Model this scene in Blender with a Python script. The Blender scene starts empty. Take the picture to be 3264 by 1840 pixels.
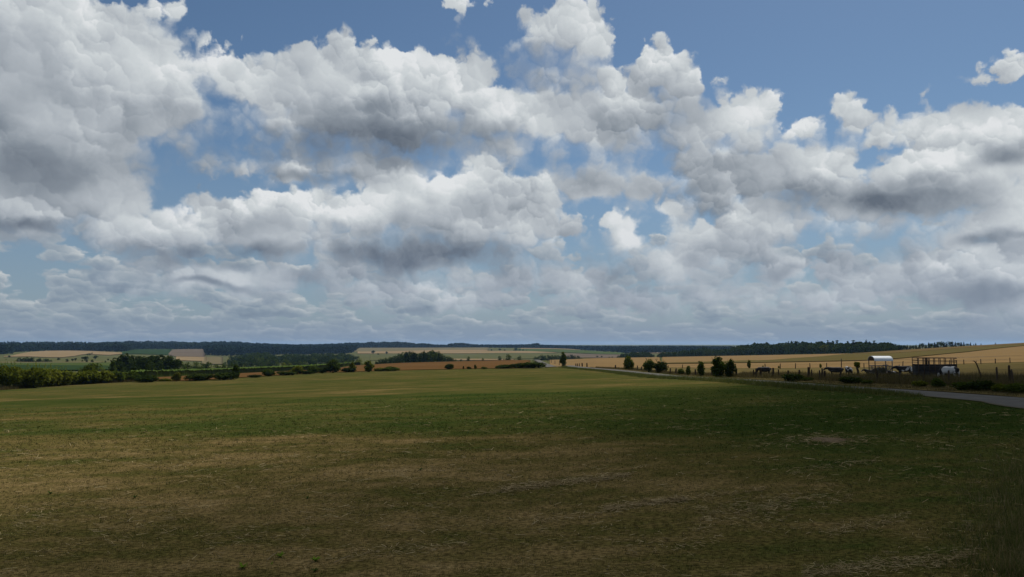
import bpy, bmesh, math, random
import numpy as np
from mathutils import Vector, Matrix

# ------------------------------------------------------------------ camera
SCN = bpy.context.scene
COL = SCN.collection
PW, PH, F = 3264.0, 1840.0, 2357.0          # the photograph's pixels and its focal length in them
PITCH = math.atan(175.0 / F)
EYE = 3.2
cam_data = bpy.data.cameras.new('camera')
cam_data.sensor_width = 36.0
cam_data.lens = 36.0 * F / PW
cam_data.clip_start = 0.05
cam_data.clip_end = 60000.0
cam = bpy.data.objects.new('camera', cam_data)
COL.objects.link(cam)
cam.location = (0, 0, 0)
cam.rotation_euler = (math.radians(90) + PITCH, 0, 0)
SCN.camera = cam

def ray(px, py):
    """direction of a pixel of the photograph, scaled so that y = 1"""
    u, v = (px - PW / 2) / F, (PH / 2 - py) / F
    y = math.cos(PITCH) - v * math.sin(PITCH)
    z = math.sin(PITCH) + v * math.cos(PITCH)
    return u / y, z / y                       # X/Y and Z/Y

def angles(px, py):
    t, s = ray(px, py)
    return math.atan2(t, 1.0), math.atan2(s, math.hypot(t, 1.0))

# ------------------------------------------------------------------ render settings
SCN.render.engine = 'CYCLES'
SCN.view_settings.view_transform = 'Standard'
SCN.view_settings.look = 'None'
SCN.view_settings.exposure = 0.0
SCN.view_settings.gamma = 1.0
SCN.view_settings.use_curve_mapping = False
cy = SCN.cycles
cy.max_bounces = 5
cy.diffuse_bounces = 2
cy.glossy_bounces = 1
cy.transmission_bounces = 2
cy.transparent_max_bounces = 8
cy.volume_bounces = 1
cy.use_denoising = True
cy.use_adaptive_sampling = True
cy.adaptive_threshold = 0.004
cy.adaptive_min_samples = 16
cy.sample_clamp_indirect = 4.0

# ------------------------------------------------------------------ node helpers
class NT:
    def __init__(s, tree):
        s.t = tree; s.n = tree.nodes; s.l = tree.links
    def node(s, kind, **kw):
        n = s.n.new(kind)
        for k, v in kw.items(): setattr(n, k, v)
        return n
    def put(s, sock, v):
        if isinstance(v, V): s.l.new(v.o, sock)
        elif v is not None: sock.default_value = v
    def math(s, op, a, b=None, c=None, clamp=False):
        n = s.node('ShaderNodeMath', operation=op, use_clamp=clamp)
        s.put(n.inputs[0], a); s.put(n.inputs[1], b); s.put(n.inputs[2], c)
        return V(s, n.outputs[0])
    def vmath(s, op, a, b=None, c=None, out=0):
        n = s.node('ShaderNodeVectorMath', operation=op)
        s.put(n.inputs[0], a); s.put(n.inputs[1], b); s.put(n.inputs[2], c)
        return V(s, n.outputs[out])
    def xyz(s, x=0.0, y=0.0, z=0.0):
        n = s.node('ShaderNodeCombineXYZ')
        s.put(n.inputs[0], x); s.put(n.inputs[1], y); s.put(n.inputs[2], z)
        return V(s, n.outputs[0])
    def sep(s, v):
        n = s.node('ShaderNodeSeparateXYZ'); s.put(n.inputs[0], v)
        return [V(s, o) for o in n.outputs]
    def noise(s, vec, scale=5.0, detail=4.0, rough=0.5, dist=0.0, lac=2.0, kind='FBM', color=False, dim='3D'):
        n = s.node('ShaderNodeTexNoise', noise_dimensions=dim, noise_type=kind)
        s.put(n.inputs['Vector'], vec); s.put(n.inputs['Scale'], scale); s.put(n.inputs['Detail'], detail)
        s.put(n.inputs['Roughness'], rough); s.put(n.inputs['Lacunarity'], lac); s.put(n.inputs['Distortion'], dist)
        return V(s, n.outputs[1 if color else 0])
    def voro(s, vec, scale=5.0, detail=0.0, rough=0.5, smooth=0.5, feature='SMOOTH_F1', lac=2.0, dim='3D', out=0):
        n = s.node('ShaderNodeTexVoronoi', voronoi_dimensions=dim, feature=feature)
        n.normalize = True
        s.put(n.inputs['Vector'], vec); s.put(n.inputs['Scale'], scale)
        s.put(n.inputs['Detail'], detail); s.put(n.inputs['Roughness'], rough); s.put(n.inputs['Lacunarity'], lac)
        if feature == 'SMOOTH_F1': s.put(n.inputs['Smoothness'], smooth)
        return V(s, n.outputs[out])
    def step(s, v, a, b, lo=0.0, hi=1.0, kind='SMOOTHSTEP'):
        n = s.node('ShaderNodeMapRange', interpolation_type=kind, clamp=True) if kind != 'SMOOTHSTEP' else s.node('ShaderNodeMapRange', interpolation_type=kind)
        for i, q in enumerate((v, a, b, lo, hi)): s.put(n.inputs[i], q)
        return V(s, n.outputs[0])
    def mix(s, f, a, b, blend='MIX'):
        n = s.node('ShaderNodeMix', data_type='RGBA', blend_type=blend)
        s.put(n.inputs[0], f); s.put(n.inputs[6], col(a)); s.put(n.inputs[7], col(b))
        return V(s, n.outputs[2])
    def ramp(s, f, stops, interp='LINEAR'):
        n = s.node('ShaderNodeValToRGB'); e = n.color_ramp.elements; n.color_ramp.interpolation = interp
        while len(e) < len(stops): e.new(0.5)
        for q, (p, c) in zip(e, stops): q.position = p; q.color = col(c)
        s.put(n.inputs[0], f)
        return V(s, n.outputs[0])

def col(c):
    if isinstance(c, V) or c is None: return c
    return tuple(c) + (1.0,) if len(c) == 3 else tuple(c)
def srgb(r, g, b):
    return tuple((v / 255 / 12.92) if v <= 10 else ((v / 255 + .055) / 1.055) ** 2.4 for v in (r, g, b))

class V:
    def __init__(s, t, o): s.t = t; s.o = o
    def __add__(a, b): return a.t.math('ADD', a, b)
    __radd__ = __add__
    def __sub__(a, b): return a.t.math('SUBTRACT', a, b)
    def __rsub__(a, b): return a.t.math('SUBTRACT', b, a)
    def __mul__(a, b): return a.t.math('MULTIPLY', a, b)
    __rmul__ = __mul__
    def __truediv__(a, b): return a.t.math('DIVIDE', a, b)

# ------------------------------------------------------------------ sun and sky
SUN_EL, SUN_AZ = math.radians(56), math.radians(34)      # ahead of the camera, to the right
SUN_DIR = Vector((math.sin(SUN_AZ) * math.cos(SUN_EL), math.cos(SUN_AZ) * math.cos(SUN_EL), math.sin(SUN_EL)))
sun_data = bpy.data.lights.new('sun', 'SUN')
sun_data.energy = 5.0
sun_data.angle = math.radians(0.53)
sun_data.color = (1.0, 0.95, 0.87)
sun = bpy.data.objects.new('sun', sun_data)
COL.objects.link(sun)
sun.rotation_euler = SUN_DIR.to_track_quat('Z', 'Y').to_euler()
def build_world():
    w = bpy.data.worlds.new('World'); SCN.world = w; w.use_nodes = True
    t = NT(w.node_tree); t.n.clear()
    out = t.node('ShaderNodeOutputWorld'); bg = t.node('ShaderNodeBackground')
    t.l.new(bg.outputs[0], out.inputs[0])
    SKY_K = 0.1
    bg.inputs[1].default_value = SKY_K
    sky = t.node('ShaderNodeTexSky', sky_type='NISHITA')
    sky.sun_disc = False; sky.sun_elevation = SUN_EL; sky.sun_rotation = SUN_AZ
    sky.altitude = 300; sky.air_density = 1.0; sky.dust_density = 0.6; sky.ozone_density = 2.0
    tc = t.node('ShaderNodeTexCoord')
    D = V(t, tc.outputs['Generated'])
    dx, dy, dz = t.sep(D)
    az = t.math('ARCTAN2', dx, dy)
    el = t.math('ARCSINE', dz)
    P = t.xyz(az, el, 0.0)
    # ---- domain warp: turbulent edges, finer towards the horizon
    n1 = t.noise(P, 9.0, 3.0, 0.55, color=True)
    n2 = t.noise(P, 34.0, 4.0, 0.6, color=True)
    o1 = t.vmath('MULTIPLY_ADD', n1, (0.045, 0.030, 0), (-0.0225, -0.015, 0))
    o2 = t.vmath('MULTIPLY_ADD', n2, (0.012, 0.012, 0), (-0.006, -0.006, 0))
    Pw = t.vmath('ADD', P, t.vmath('ADD', o1, o2))
    S = 3264 / 2576.0
    def blob(spec, Pq):
        x, y, rx, ry = spec[:4]
        a, e = angles(x * S, y * S)
        kx, ky = rx * S / F, ry * S / F
        v = t.vmath('MULTIPLY_ADD', Pq, (1 / kx, 1 / ky, 0), (-a / kx, -e / ky, 0))
        return t.vmath('LENGTH', v, out=1), min(kx, ky)
    def sdf(specs, Pq, soft):
        acc = None
        for s in specs:
            L, r = blob(s, Pq)
            v = t.math('MULTIPLY_ADD', L, -r, r)
            acc = v if acc is None else t.math('SMOOTH_MAX', acc, v, soft)
        return acc
    def glow(specs, Pq):                      # soft sum of blobs, for shade under and light on the clouds
        acc = None
        for s in specs:
            L, r = blob(s, Pq)
            v = t.step(L, 1.25, 0.1, 0.0, s[4])
            acc = v if acc is None else t.math('MAXIMUM', acc, v)
        return acc
    # ---- the rest of the sky, out of the frame
    edge = t.math('MAXIMUM', t.step(t.math('ABSOLUTE', az), 0.64, 0.76), t.step(el, 0.46, 0.56))
    far_n = t.noise(D, 3.2, 3.0, 0.5)
    Mout = (far_n - 0.50) * 0.45
    # ---- billows: round puffs of several sizes push the outlines about and catch the light on their sunward side
    n3 = t.noise(P, 70.0, 3.0, 0.6, color=True)
    Pb = t.vmath('ADD', P, t.vmath('ADD', t.vmath('MULTIPLY_ADD', n2, (0.036, 0.030, 0), (-0.018, -0.015, 0)), t.vmath('MULTIPLY_ADD', n3, (0.013, 0.012, 0), (-0.0065, -0.006, 0))))
    def puffs(Pq, sc, sm):
        """rounded cells: distance from the cell's middle, and how far a point lies on its sunward side"""
        n = t.node('ShaderNodeTexVoronoi', voronoi_dimensions='2D', feature='SMOOTH_F1')
        t.put(n.inputs['Vector'], Pq); n.inputs['Scale'].default_value = sc; n.inputs['Smoothness'].default_value = sm
        dist, at = V(t, n.outputs['Distance']), V(t, n.outputs['Position'])
        v = t.vmath('SUBTRACT', Pq, at)
        lit = t.vmath('DOT_PRODUCT', v, (0.45 * sc, 0.9 * sc, 0), out=1)
        return dist, lit
    f1, s1 = puffs(Pb, 11.0, 0.35)
    f2, s2 = puffs(Pb, 26.0, 0.25)
    f3, s3 = puffs(Pb, 60.0, 0.25)
    nb = t.noise(Pb, 10.0, 7.0, 0.6)
    B0 = (0.45 - f1) * 0.45 + (0.45 - f2) * 0.42 + (0.45 - f3) * 0.24 + (nb - 0.5) * 0.8
    r3 = t.noise(Pb, 6.0, 2.0, 0.5) - t.noise(t.vmath('ADD', Pb, (0.014, 0.035, 0)), 6.0, 2.0, 0.5)
    patchy = t.step(t.noise(P, 8.0, 3.0, 0.55), 0.36, 0.62, 0.30, 1.15)
    grain = (s1 * 0.17 + s2 * 0.19 + s3 * 0.12) * patchy + (nb - 0.5) * 0.40
    dark = glow(DARK, t.vmath('ADD', Pw, t.vmath('MULTIPLY_ADD', n1, (0.10, 0.05, 0), (-0.05, -0.025, 0)))) * t.step(t.noise(Pb, 9.0, 5.0, 0.6), 0.28, 0.68, 0.45, 1.35)
    lite = glow(LITE, Pw)
    calm = t.step(dark, 0.0, 0.45, 1.0, 0.30)
    def layer(specs, amp, outside):
        M = sdf(specs, Pw, 0.012)
        if outside: M = t.math('MULTIPLY_ADD', edge, Mout - M, M)
        else: M = M - edge * 0.3
        d = M + B0 * amp + (-0.001 if outside else 0.004)
        Mu = sdf(specs, t.vmath('ADD', Pw, (0.012, 0.045, 0)), 0.012)
        turn = t.math('MULTIPLY', M - Mu, 1 - edge)
        up_side = t.step(turn, -0.02, 0.03)
        alpha = t.step(d, t.step(up_side, 0.0, 1.0, -0.018, -0.002, 'LINEAR'), t.step(up_side, 0.0, 1.0, 0.022, 0.006, 'LINEAR'))
        thick = t.step(d, 0.0, 0.085)
        br = grain * t.step(thick, 0.0, 1.0, 1.0, 0.50, 'LINEAR') + r3 * 1.1
        br = br * calm + turn * 3.0 + lite * 0.36 - dark * 0.78 + 0.63 - thick * 0.06
        br = t.math('MULTIPLY_ADD', br, 1.22, -0.13)
        br = t.step(br, 0.0, 1.0, 0.0, 1.0, 'LINEAR')
        c = t.ramp(br, [(0.0, srgb(98, 108, 121)), (0.3, srgb(134, 143, 153)), (0.6, srgb(173, 180, 187)), (0.85, srgb(203, 209, 212)), (1.0, srgb(224, 227, 229))])
        return alpha, c
    alpha_hi, c_hi = layer(CLOUDS, 0.058, True)
    alpha_fr, c_fr = layer(FRONT, 0.046, False)
    # ---- low layer: many flat small clouds, seen edge-on, that close up towards the horizon
    els = t.math('POWER', t.math('MAXIMUM', el, 0.0) + 0.012, 0.62)
    wob = t.vmath('MULTIPLY_ADD', n2, (0.9, 0.7, 0), (-0.45, -0.35, 0))
    Pl = t.vmath('ADD', t.xyz(az * 13.0, els * 20.0, 0.0), t.vmath('SCALE', wob)); Pl.o.node.inputs[1].links[0].from_node.inputs['Scale'].default_value = 0.6
    Pq = t.vmath('ADD', t.xyz(az * 22.0, els * 26.0, 0.0), wob)
    g1, q1 = puffs(Pq, 1.0, 0.3)
    g2, q2 = puffs(Pq, 2.6, 0.25)
    ln = t.noise(Pl, 1.0, 5.0, 0.55)
    ln_up = t.noise(t.vmath('ADD', Pl, (0.05, 0.22, 0)), 1.0, 2.0, 0.5)
    lowcov = t.step(el, 0.20, 0.06, -0.17, 0.05) + t.step(az, 0.05, 0.5, 0.01, -0.02) + t.step(az, -0.1, -0.55, 0.0, 0.05)
    ld = (ln - 0.5) * 0.9 + (0.42 - g1) * 0.26 + (0.42 - g2) * 0.10 + lowcov
    alpha_lo = t.step(ld, -0.01, 0.07) * t.step(el, 0.0, 0.05, 0.5, 1.0) * t.step(el, 0.2, 0.15, 0.0, 1.0)
    lbr = (ln - ln_up) * 1.6 + q1 * 0.22 + q2 * 0.16 + 0.56 - t.step(ld, 0.02, 0.25, -0.10, 0.16)
    c_lo = t.ramp(lbr, [(0.0, srgb(108, 123, 143)), (0.40, srgb(131, 146, 162)), (0.70, srgb(158, 169, 178)), (1.0, srgb(196, 201, 203))])
    # ---- clear sky: the Nishita sky, whitened by haze low down
    lift = t.mix(1.0, V(t, sky.outputs[0]), SKY_GAIN, 'MULTIPLY')
    haze_c = t.vmath('SCALE', tuple(srgb(127, 144, 168)), None); haze_c.o.node.inputs['Scale'].default_value = 1 / SKY_K
    hz = t.math('MAXIMUM', t.step(el, 0.30, -0.01, 0.0, 0.62), t.step(el, 0.085, 0.0, 0.0, 0.85))
    base = t.mix(hz, lift, haze_c)
    def up(c):
        v = t.vmath('SCALE', c); v.o.node.inputs['Scale'].default_value = 1 / SKY_K; return v
    c = t.mix(alpha_lo * 0.92, base, up(c_lo))
    air = t.step(el, 0.19, 0.02, 0.0, 0.38)      # far clouds fade into the air
    c = t.mix(alpha_hi, c, t.mix(air, up(c_hi), haze_c))
    c = t.mix(alpha_fr, c, t.mix(air, up(c_fr), haze_c))
    veil = t.step(el, 0.05, -0.005, 0.0, 0.60)
    c = t.mix(veil, c, haze_c)
    t.l.new(c.o, bg.inputs[0])
    w.cycles.sampling_method = 'MANUAL'; w.cycles.sample_map_resolution = 512

SKY_GAIN = (0.53, 0.615, 0.655)
# clouds that can be told apart: centre x, y and radii, in a 2576-wide copy of the photograph's sky
CLOUDS = [
 (432,8,18,16),(310,14,10,18),(2110,266,12,6),(1165,8,22,8),
 (40,60,230,150),(200,150,220,130),(318,168,92,84),(90,300,250,180),(240,270,130,60),(60,450,240,130),(250,430,100,120),(290,510,60,60),(0,200,200,200),
 (370,310,90,55),(480,252,70,46),(560,172,58,84),(600,215,110,58),(700,230,110,60),
 (850,200,190,100),(1000,200,190,90),(1130,210,150,95),(1240,285,110,80),(1000,310,290,75),(740,300,80,40),
 (760,425,150,40),(980,425,230,42),(1250,370,90,40),
 (1400,70,105,62),(1470,100,85,60),(1340,60,45,22),(1450,150,40,24),
 (1650,180,105,55),(1690,150,50,35),(1560,200,90,50),(1710,220,70,70),(1600,270,150,70),(1420,290,130,85),(1420,200,50,25),(1500,340,120,40),
 (1850,300,105,50),(1930,268,34,26),(2007,325,54,36),(1890,370,60,45),(1740,330,110,45),
 (1480,465,140,42),(1640,455,110,40),(1760,420,120,70),(1850,450,130,85),(2010,440,140,70),(1900,520,240,50),(2110,400,45,35),
 (2330,322,140,34),(2460,312,160,42),(2560,350,70,100),(2250,510,210,45),(2480,420,120,70),(2130,490,110,45),(2070,560,250,28),
 (2500,198,56,16),(2420,228,34,8),(2112,266,22,12),(2150,310,22,24),
]
FRONT = [
 (2350,385,110,42),(2280,440,130,42),(2190,490,110,42),(2300,500,190,44),(2440,430,60,40),
 (2500,570,100,45),(2570,520,70,50),(2560,660,110,80),(2400,610,40,36),(2420,690,100,30),(2350,665,50,22),(2540,740,90,50),
 (1160,470,90,42),(1210,440,42,28),(1060,500,130,55),(1290,510,100,60),(960,540,120,55),(1150,560,280,65),(1410,580,62,38),(1080,640,190,42),
 (520,520,90,46),(640,530,150,48),(780,520,50,46),(430,580,110,40),(600,590,230,45),(720,610,160,30),
 (1570,595,44,45),(1510,560,60,28),(1690,520,30,20),
 (560,690,120,30),(880,680,66,26),(730,690,80,28),(1010,724,150,16),(1250,710,70,28),(1440,700,70,26),(1520,705,18,12),(1220,744,100,10),
 (1590,755,80,18),(1820,610,110,60),(1740,650,90,40),(1680,672,40,22),(2010,670,60,24),(2105,674,34,13),(1790,735,90,20),(2090,752,120,20),(2250,725,120,30),(2330,690,70,26),
]
DARK = [
 (930,345,310,64,.58),(900,255,170,36,.22),(700,260,180,40,.15),(1060,645,290,54,.66),(1020,600,260,44,.32),(570,634,230,30,.60),(700,560,60,30,.16),
 (2230,500,230,56,.60),(2330,440,110,40,.3),(2540,365,90,40,.45),(2500,600,100,16,.4),(2500,740,120,34,.3),
 (30,553,150,20,.5),(110,380,220,130,.24),(60,250,220,90,.16),(320,330,90,70,.2),(1480,470,150,50,.36),(1760,470,80,30,.25),(1900,500,120,30,.12),(820,440,170,24,.32),(770,300,90,34,.2),
 (1780,640,80,40,.22),(1990,690,50,18,.25),(560,710,140,14,.35),(740,690,60,26,.35),(1060,500,40,20,.2),(1260,345,120,60,.2),(1560,290,130,40,.15),(1850,420,120,40,.22),(2050,500,120,40,.25),(1620,460,120,40,.25),(450,270,60,50,.25),(1340,140,30,20,.1),
]
LITE = [
 (1000,150,200,40,.3),(1690,180,90,60,.4),(850,140,120,50,.25),(560,140,50,40,.2),(1160,450,120,45,.4),(980,510,120,40,.3),(520,530,120,40,.3),(650,520,120,40,.25),
 (2340,320,220,40,.35),(2350,400,90,30,.35),(1420,80,130,60,.25),(2540,570,80,30,.4),(2550,320,60,60,.25),(1570,610,40,30,.35),(2400,670,120,20,.35),(200,40,180,60,.2),(350,140,90,60,.2),
 (1240,700,60,20,.2),(900,670,60,20,.25),(1740,120,10,10,.1),(2005,320,50,30,.25),(1900,280,80,40,.25),(300,510,120,30,.1),(220,500,100,20,.15),
]
build_world()
# ------------------------------------------------------------------ mesh and tagging helpers
def tag(o, label=None, category=None, group=None, kind=None):
    for k, v in (('label', label), ('category', category), ('group', group), ('kind', kind)):
        if v: o[k] = v
    return o
def mesh(name, v, f, mats=(), smooth=False, midx=None):
    """mesh from arrays; f is a list of equal-sided faces (array) or a list of such arrays"""
    me = bpy.data.meshes.new(name)
    v = np.asarray(v, dtype=np.float32).reshape(-1, 3)
    fs = [np.asarray(q, dtype=np.int32) for q in (f if isinstance(f, list) and not isinstance(f[0], tuple) else [f])]
    fs = [q for q in fs if len(q)]
    loops = np.concatenate([q.ravel() for q in fs])
    cnt = np.concatenate([np.full(len(q), q.shape[1], dtype=np.int32) for q in fs])
    start = np.concatenate([[0], np.cumsum(cnt)[:-1]]).astype(np.int32)
    me.vertices.add(len(v)); me.vertices.foreach_set('co', v.ravel())
    me.loops.add(len(loops)); me.loops.foreach_set('vertex_index', loops.astype(np.int32))
    me.polygons.add(len(cnt)); me.polygons.foreach_set('loop_start', start); me.polygons.foreach_set('loop_total', cnt)
    for m in mats: me.materials.append(m)
    if midx is not None: me.polygons.foreach_set('material_index', np.asarray(midx, dtype=np.int32))
    if smooth: me.polygons.foreach_set('use_smooth', np.ones(len(cnt), dtype=bool))
    me.update(calc_edges=True); me.validate()
    return me
def obj(name, me, parent=None, loc=None, rz=0.0, sc=None):
    o = bpy.data.objects.new(name, me); COL.objects.link(o)
    if parent is not None: o.parent = parent
    if loc is not None: o.location = loc
    if rz: o.rotation_euler = (0, 0, rz)
    if sc is not None: o.scale = sc if hasattr(sc, '__len__') else (sc, sc, sc)
    return o
class MB:
    """collects boxes, bars and tubes into one mesh"""
    def __init__(s): s.v = []; s.q = []; s.t = []; s.n = 0
    def add(s, v, q=(), t=()):
        s.v.append(np.asarray(v, float)); 
        if len(q): s.q.append(np.asarray(q) + s.n)
        if len(t): s.t.append(np.asarray(t) + s.n)
        s.n += len(v); return s
    def box(s, lo, hi):
        x0, y0, z0 = lo; x1, y1, z1 = hi
        v = [(x0,y0,z0),(x1,y0,z0),(x1,y1,z0),(x0,y1,z0),(x0,y0,z1),(x1,y0,z1),(x1,y1,z1),(x0,y1,z1)]
        return s.add(v, [(0,3,2,1),(4,5,6,7),(0,1,5,4),(1,2,6,5),(2,3,7,6),(3,0,4,7)])
    def tube(s, pts, rad, n=6):
        pts = [Vector(p) for p in pts]; rad = rad if hasattr(rad, '__len__') else [rad] * len(pts)
        v = []; q = []
        for i, p in enumerate(pts):
            d = (pts[min(i+1, len(pts)-1)] - pts[max(i-1, 0)]).normalized()
            a = d.orthogonal().normalized() if abs(d.z) < 0.99 else Vector((1,0,0))
            a = (a - d * a.dot(d)).normalized(); b = d.cross(a)
            for k in range(n):
                w = 2 * math.pi * k / n
                v.append(p + (a * math.cos(w) + b * math.sin(w)) * rad[i])
        for i in range(len(pts) - 1):
            for k in range(n):
                k2 = (k + 1) % n
                q.append((i*n+k, i*n+k2, (i+1)*n+k2, (i+1)*n+k))
        m = len(v); v.append(pts[0]); v.append(pts[-1])
        t = []
        for k in range(n):
            k2 = (k + 1) % n
            t.append((m, k2, k)); t.append((m+1, (len(pts)-1)*n+k, (len(pts)-1)*n+k2))
        return s.add([tuple(p) for p in v], q, t)
    def build(s, name, mats, parent=None, **kw):
        f = []
        if s.q: f.append(np.concatenate(s.q))
        if s.t: f.append(np.concatenate(s.t))
        return obj(name, mesh(name, np.concatenate(s.v), f, mats if isinstance(mats, (list, tuple)) else [mats]), parent, **kw)

# ------------------------------------------------------------------ the lie of the land
SL_Y, SL_X = -0.015, 0.03                    # the near fields: one gently falling plane
def plane(X, Y): return -EYE + SL_Y * Y + SL_X * X
EDGE = [(-900,1246),(0,1244),(200,1229),(310,1223),(435,1217),(640,1214),(764,1205),(888,1197),(1013,1189),(1137,1185.5),(1280,1181),(1450,1177.5),(1578,1175),(1740,1172.5),(1814,1168),(1860,1170.5),(1900,1173),(2100,1172),(2420,1175),(2740,1173),(3000,1163),(3264,1155),(4200,1150)]
def edge_y(x): return np.interp(x, [e[0] for e in EDGE], [e[1] for e in EDGE])
def on_plane(px, py):
    t, s = ray(px, py)
    Y = -EYE / (s - SL_Y - SL_X * t)
    return t * Y, Y
LAND = {  # photograph column: distance ahead and picture height of the near slope, near crest, valley, far slope and ridge
 -900: [(230,1212),(400,1184),(600,1158),(1100,1140),(1700,1120),(2200,1113),(2900,1107)],
 0:    [(230,1212),(400,1184),(600,1158),(1100,1140),(1700,1120),(2200,1113),(2900,1107)],
 300:  [(230,1200),(400,1182),(600,1160),(1100,1141),(1700,1119),(2200,1113),(2900,1106)],
 440:  [(230,1202),(400,1184),(600,1168),(1000,1152),(1600,1122),(2200,1112),(2900,1105)],
 640:  [(240,1200),(420,1187),(600,1178),(1000,1160),(1500,1138),(1900,1118),(2800,1106)],
 960:  [(260,1187),(440,1176),(600,1172),(1000,1156),(1500,1138),(2000,1122),(2800,1109)],
 1280: [(270,1174),(440,1157),(650,1158),(1000,1147),(1500,1131),(2000,1117),(2700,1108)],
 1600: [(260,1173),(450,1149),(700,1151),(1000,1147),(1500,1128),(2000,1113),(2600,1107)],
 1760: [(290,1172),(450,1147.5),(700,1149.5),(1000,1146),(1500,1129),(2000,1117),(2600,1110)],
 1830: [(260,1165),(450,1145),(700,1147.5),(1000,1144),(1500,1131),(2000,1119),(2600,1111)],
 1900: [(240,1157),(480,1142),(700,1145),(1000,1142),(1500,1133),(2000,1122),(2600,1112)],
 2100: [(260,1155),(650,1138.5),(760,1141),(1000,1139),(1500,1130),(2000,1120),(2600,1110)],
 2420: [(260,1157),(680,1132.5),(780,1135),(1000,1132),(1500,1124),(2000,1116),(2600,1108)],
 2740: [(210,1148),(430,1126.5),(620,1130),(900,1125),(1500,1118),(2000,1112),(2600,1106)],
 3000: [(220,1138),(480,1109),(620,1112),(900,1112),(1500,1110),(2000,1108),(2600,1106)],
 3264: [(240,1118),(500,1094),(650,1097),(900,1102),(1500,1105),(2000,1106),(2600,1106)],
 4200: [(240,1115),(500,1091),(650,1094),(900,1098),(1500,1102),(2000,1104),(2600,1105)],
}
_az, _r, _z = [], [], []
def _column(px):
    lx = sorted(LAND)
    cols = []
    for k in range(7):
        Y = np.interp(px, lx, [LAND[x][k][0] for x in lx]); y = np.interp(px, lx, [LAND[x][k][1] for x in lx])
        t, s = ray(px, float(y)); q = math.hypot(1, t)
        cols.append((Y * q, s * Y))
    X0, Y0 = on_plane(px, float(edge_y(px)))
    r0 = math.hypot(X0, Y0); z0 = plane(X0, Y0)
    return [0.0, r0] + [c[0] for c in cols] + [7500.0], [-EYE, z0] + [c[1] for c in cols] + [-14.0]
def _polar_edge(az, src):
    r, z = _column(src); r0 = r[1]
    z = list(z); z[1] = plane(r0 * math.sin(az), r0 * math.cos(az))
    return r, z
for a in (-180, -150, -110, -75):
    r, z = _polar_edge(math.radians(a), -900); _az.append(math.radians(a)); _r.append(r); _z.append(z)
for px in sorted(set(list(range(-900, 4201, 60)) + [int(e[0]) for e in EDGE])):
    t, _ = ray(px, 1100); r, z = _column(px); _az.append(math.atan(t)); _r.append(r); _z.append(z)
for a in (75, 110, 150, 180):
    r, z = _polar_edge(math.radians(a), 4200); _az.append(math.radians(a)); _r.append(r); _z.append(z)
_r, _z, _az = np.array(_r), np.array(_z), np.array(_az)
_z[0], _r[0] = _z[-1], _r[-1]
def h_polar(az, r):
    az, r = np.broadcast_arrays(np.asarray(az, float), np.asarray(r, float))
    K = _r.shape[1]
    R = [np.interp(az, _az, _r[:, k]) for k in range(K)]
    Z = [np.interp(az, _az, _z[:, k]) for k in range(K)]
    out = Z[K-1].copy()
    for k in range(K - 1):
        m = (r >= R[k]) & (r < R[k+1])
        f = (r - R[k]) / (R[k+1] - R[k])
        out = np.where(m, Z[k] + f * (Z[k+1] - Z[k]), out)
    p = plane(r * np.sin(az), r * np.cos(az))
    return np.where(r < R[1], p, out)
def h(X, Y):
    X = np.asarray(X, float); Y = np.asarray(Y, float)
    return h_polar(np.arctan2(X, Y), np.hypot(X, Y))
_YS = np.exp(np.linspace(math.log(5), math.log(6500), 1500))
def hit(px, py, ymin=5.0, ymax=6500.0):
    """distance ahead at which the sight line of a pixel meets the ground"""
    t, s = ray(px, py)
    Y = _YS[(_YS >= ymin) & (_YS <= ymax)]
    g = s * Y - h(t * Y, Y)
    i = np.nonzero(g <= 0)[0]
    if len(i) == 0: return float(Y[np.argmin(g)])
    return float(Y[i[0]])
def curve(pts, ymin=5.0, ymax=6500.0):
    xs = [p[0] for p in pts]; ys = [hit(p[0], p[1], ymin, ymax) for p in pts]
    return lambda x: np.interp(x, xs, ys)
def p0_of(x):
    X, Y = on_plane(float(x), float(edge_y(x))); return Y

# ------------------------------------------------------------------ materials
def material(name, build, rough=0.95, spec=0.0):
    m = bpy.data.materials.new(name); m.use_nodes = True
    t = NT(m.node_tree); t.n.clear()
    out = t.node('ShaderNodeOutputMaterial'); b = t.node('ShaderNodeBsdfPrincipled')
    b.inputs['Roughness'].default_value = rough; b.inputs['Specular IOR Level'].default_value = spec
    t.l.new(b.outputs[0], out.inputs[0])
    r = build(t)
    c, bump = r if isinstance(r, tuple) and len(r) == 2 and isinstance(r[1], tuple) else (r, None)
    t.put(b.inputs['Base Color'], col(c))
    if bump:
        n = t.node('ShaderNodeBump'); t.put(n.inputs['Height'], bump[0]); n.inputs['Distance'].default_value = bump[1]
        n.inputs['Strength'].default_value = bump[2] if len(bump) > 2 else 1.0
        t.l.new(n.outputs[0], b.inputs['Normal'])
    return m
def pos(t): return V(t, t.node('ShaderNodeNewGeometry').outputs['Position'])
def island(t): return V(t, t.node('ShaderNodeNewGeometry').outputs['Random Per Island'])
def objrand(t): return V(t, t.node('ShaderNodeObjectInfo').outputs['Random'])
def scaled(t, p, sx, sy, sz=1.0): return t.vmath('MULTIPLY', p, (sx, sy, sz))

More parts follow.
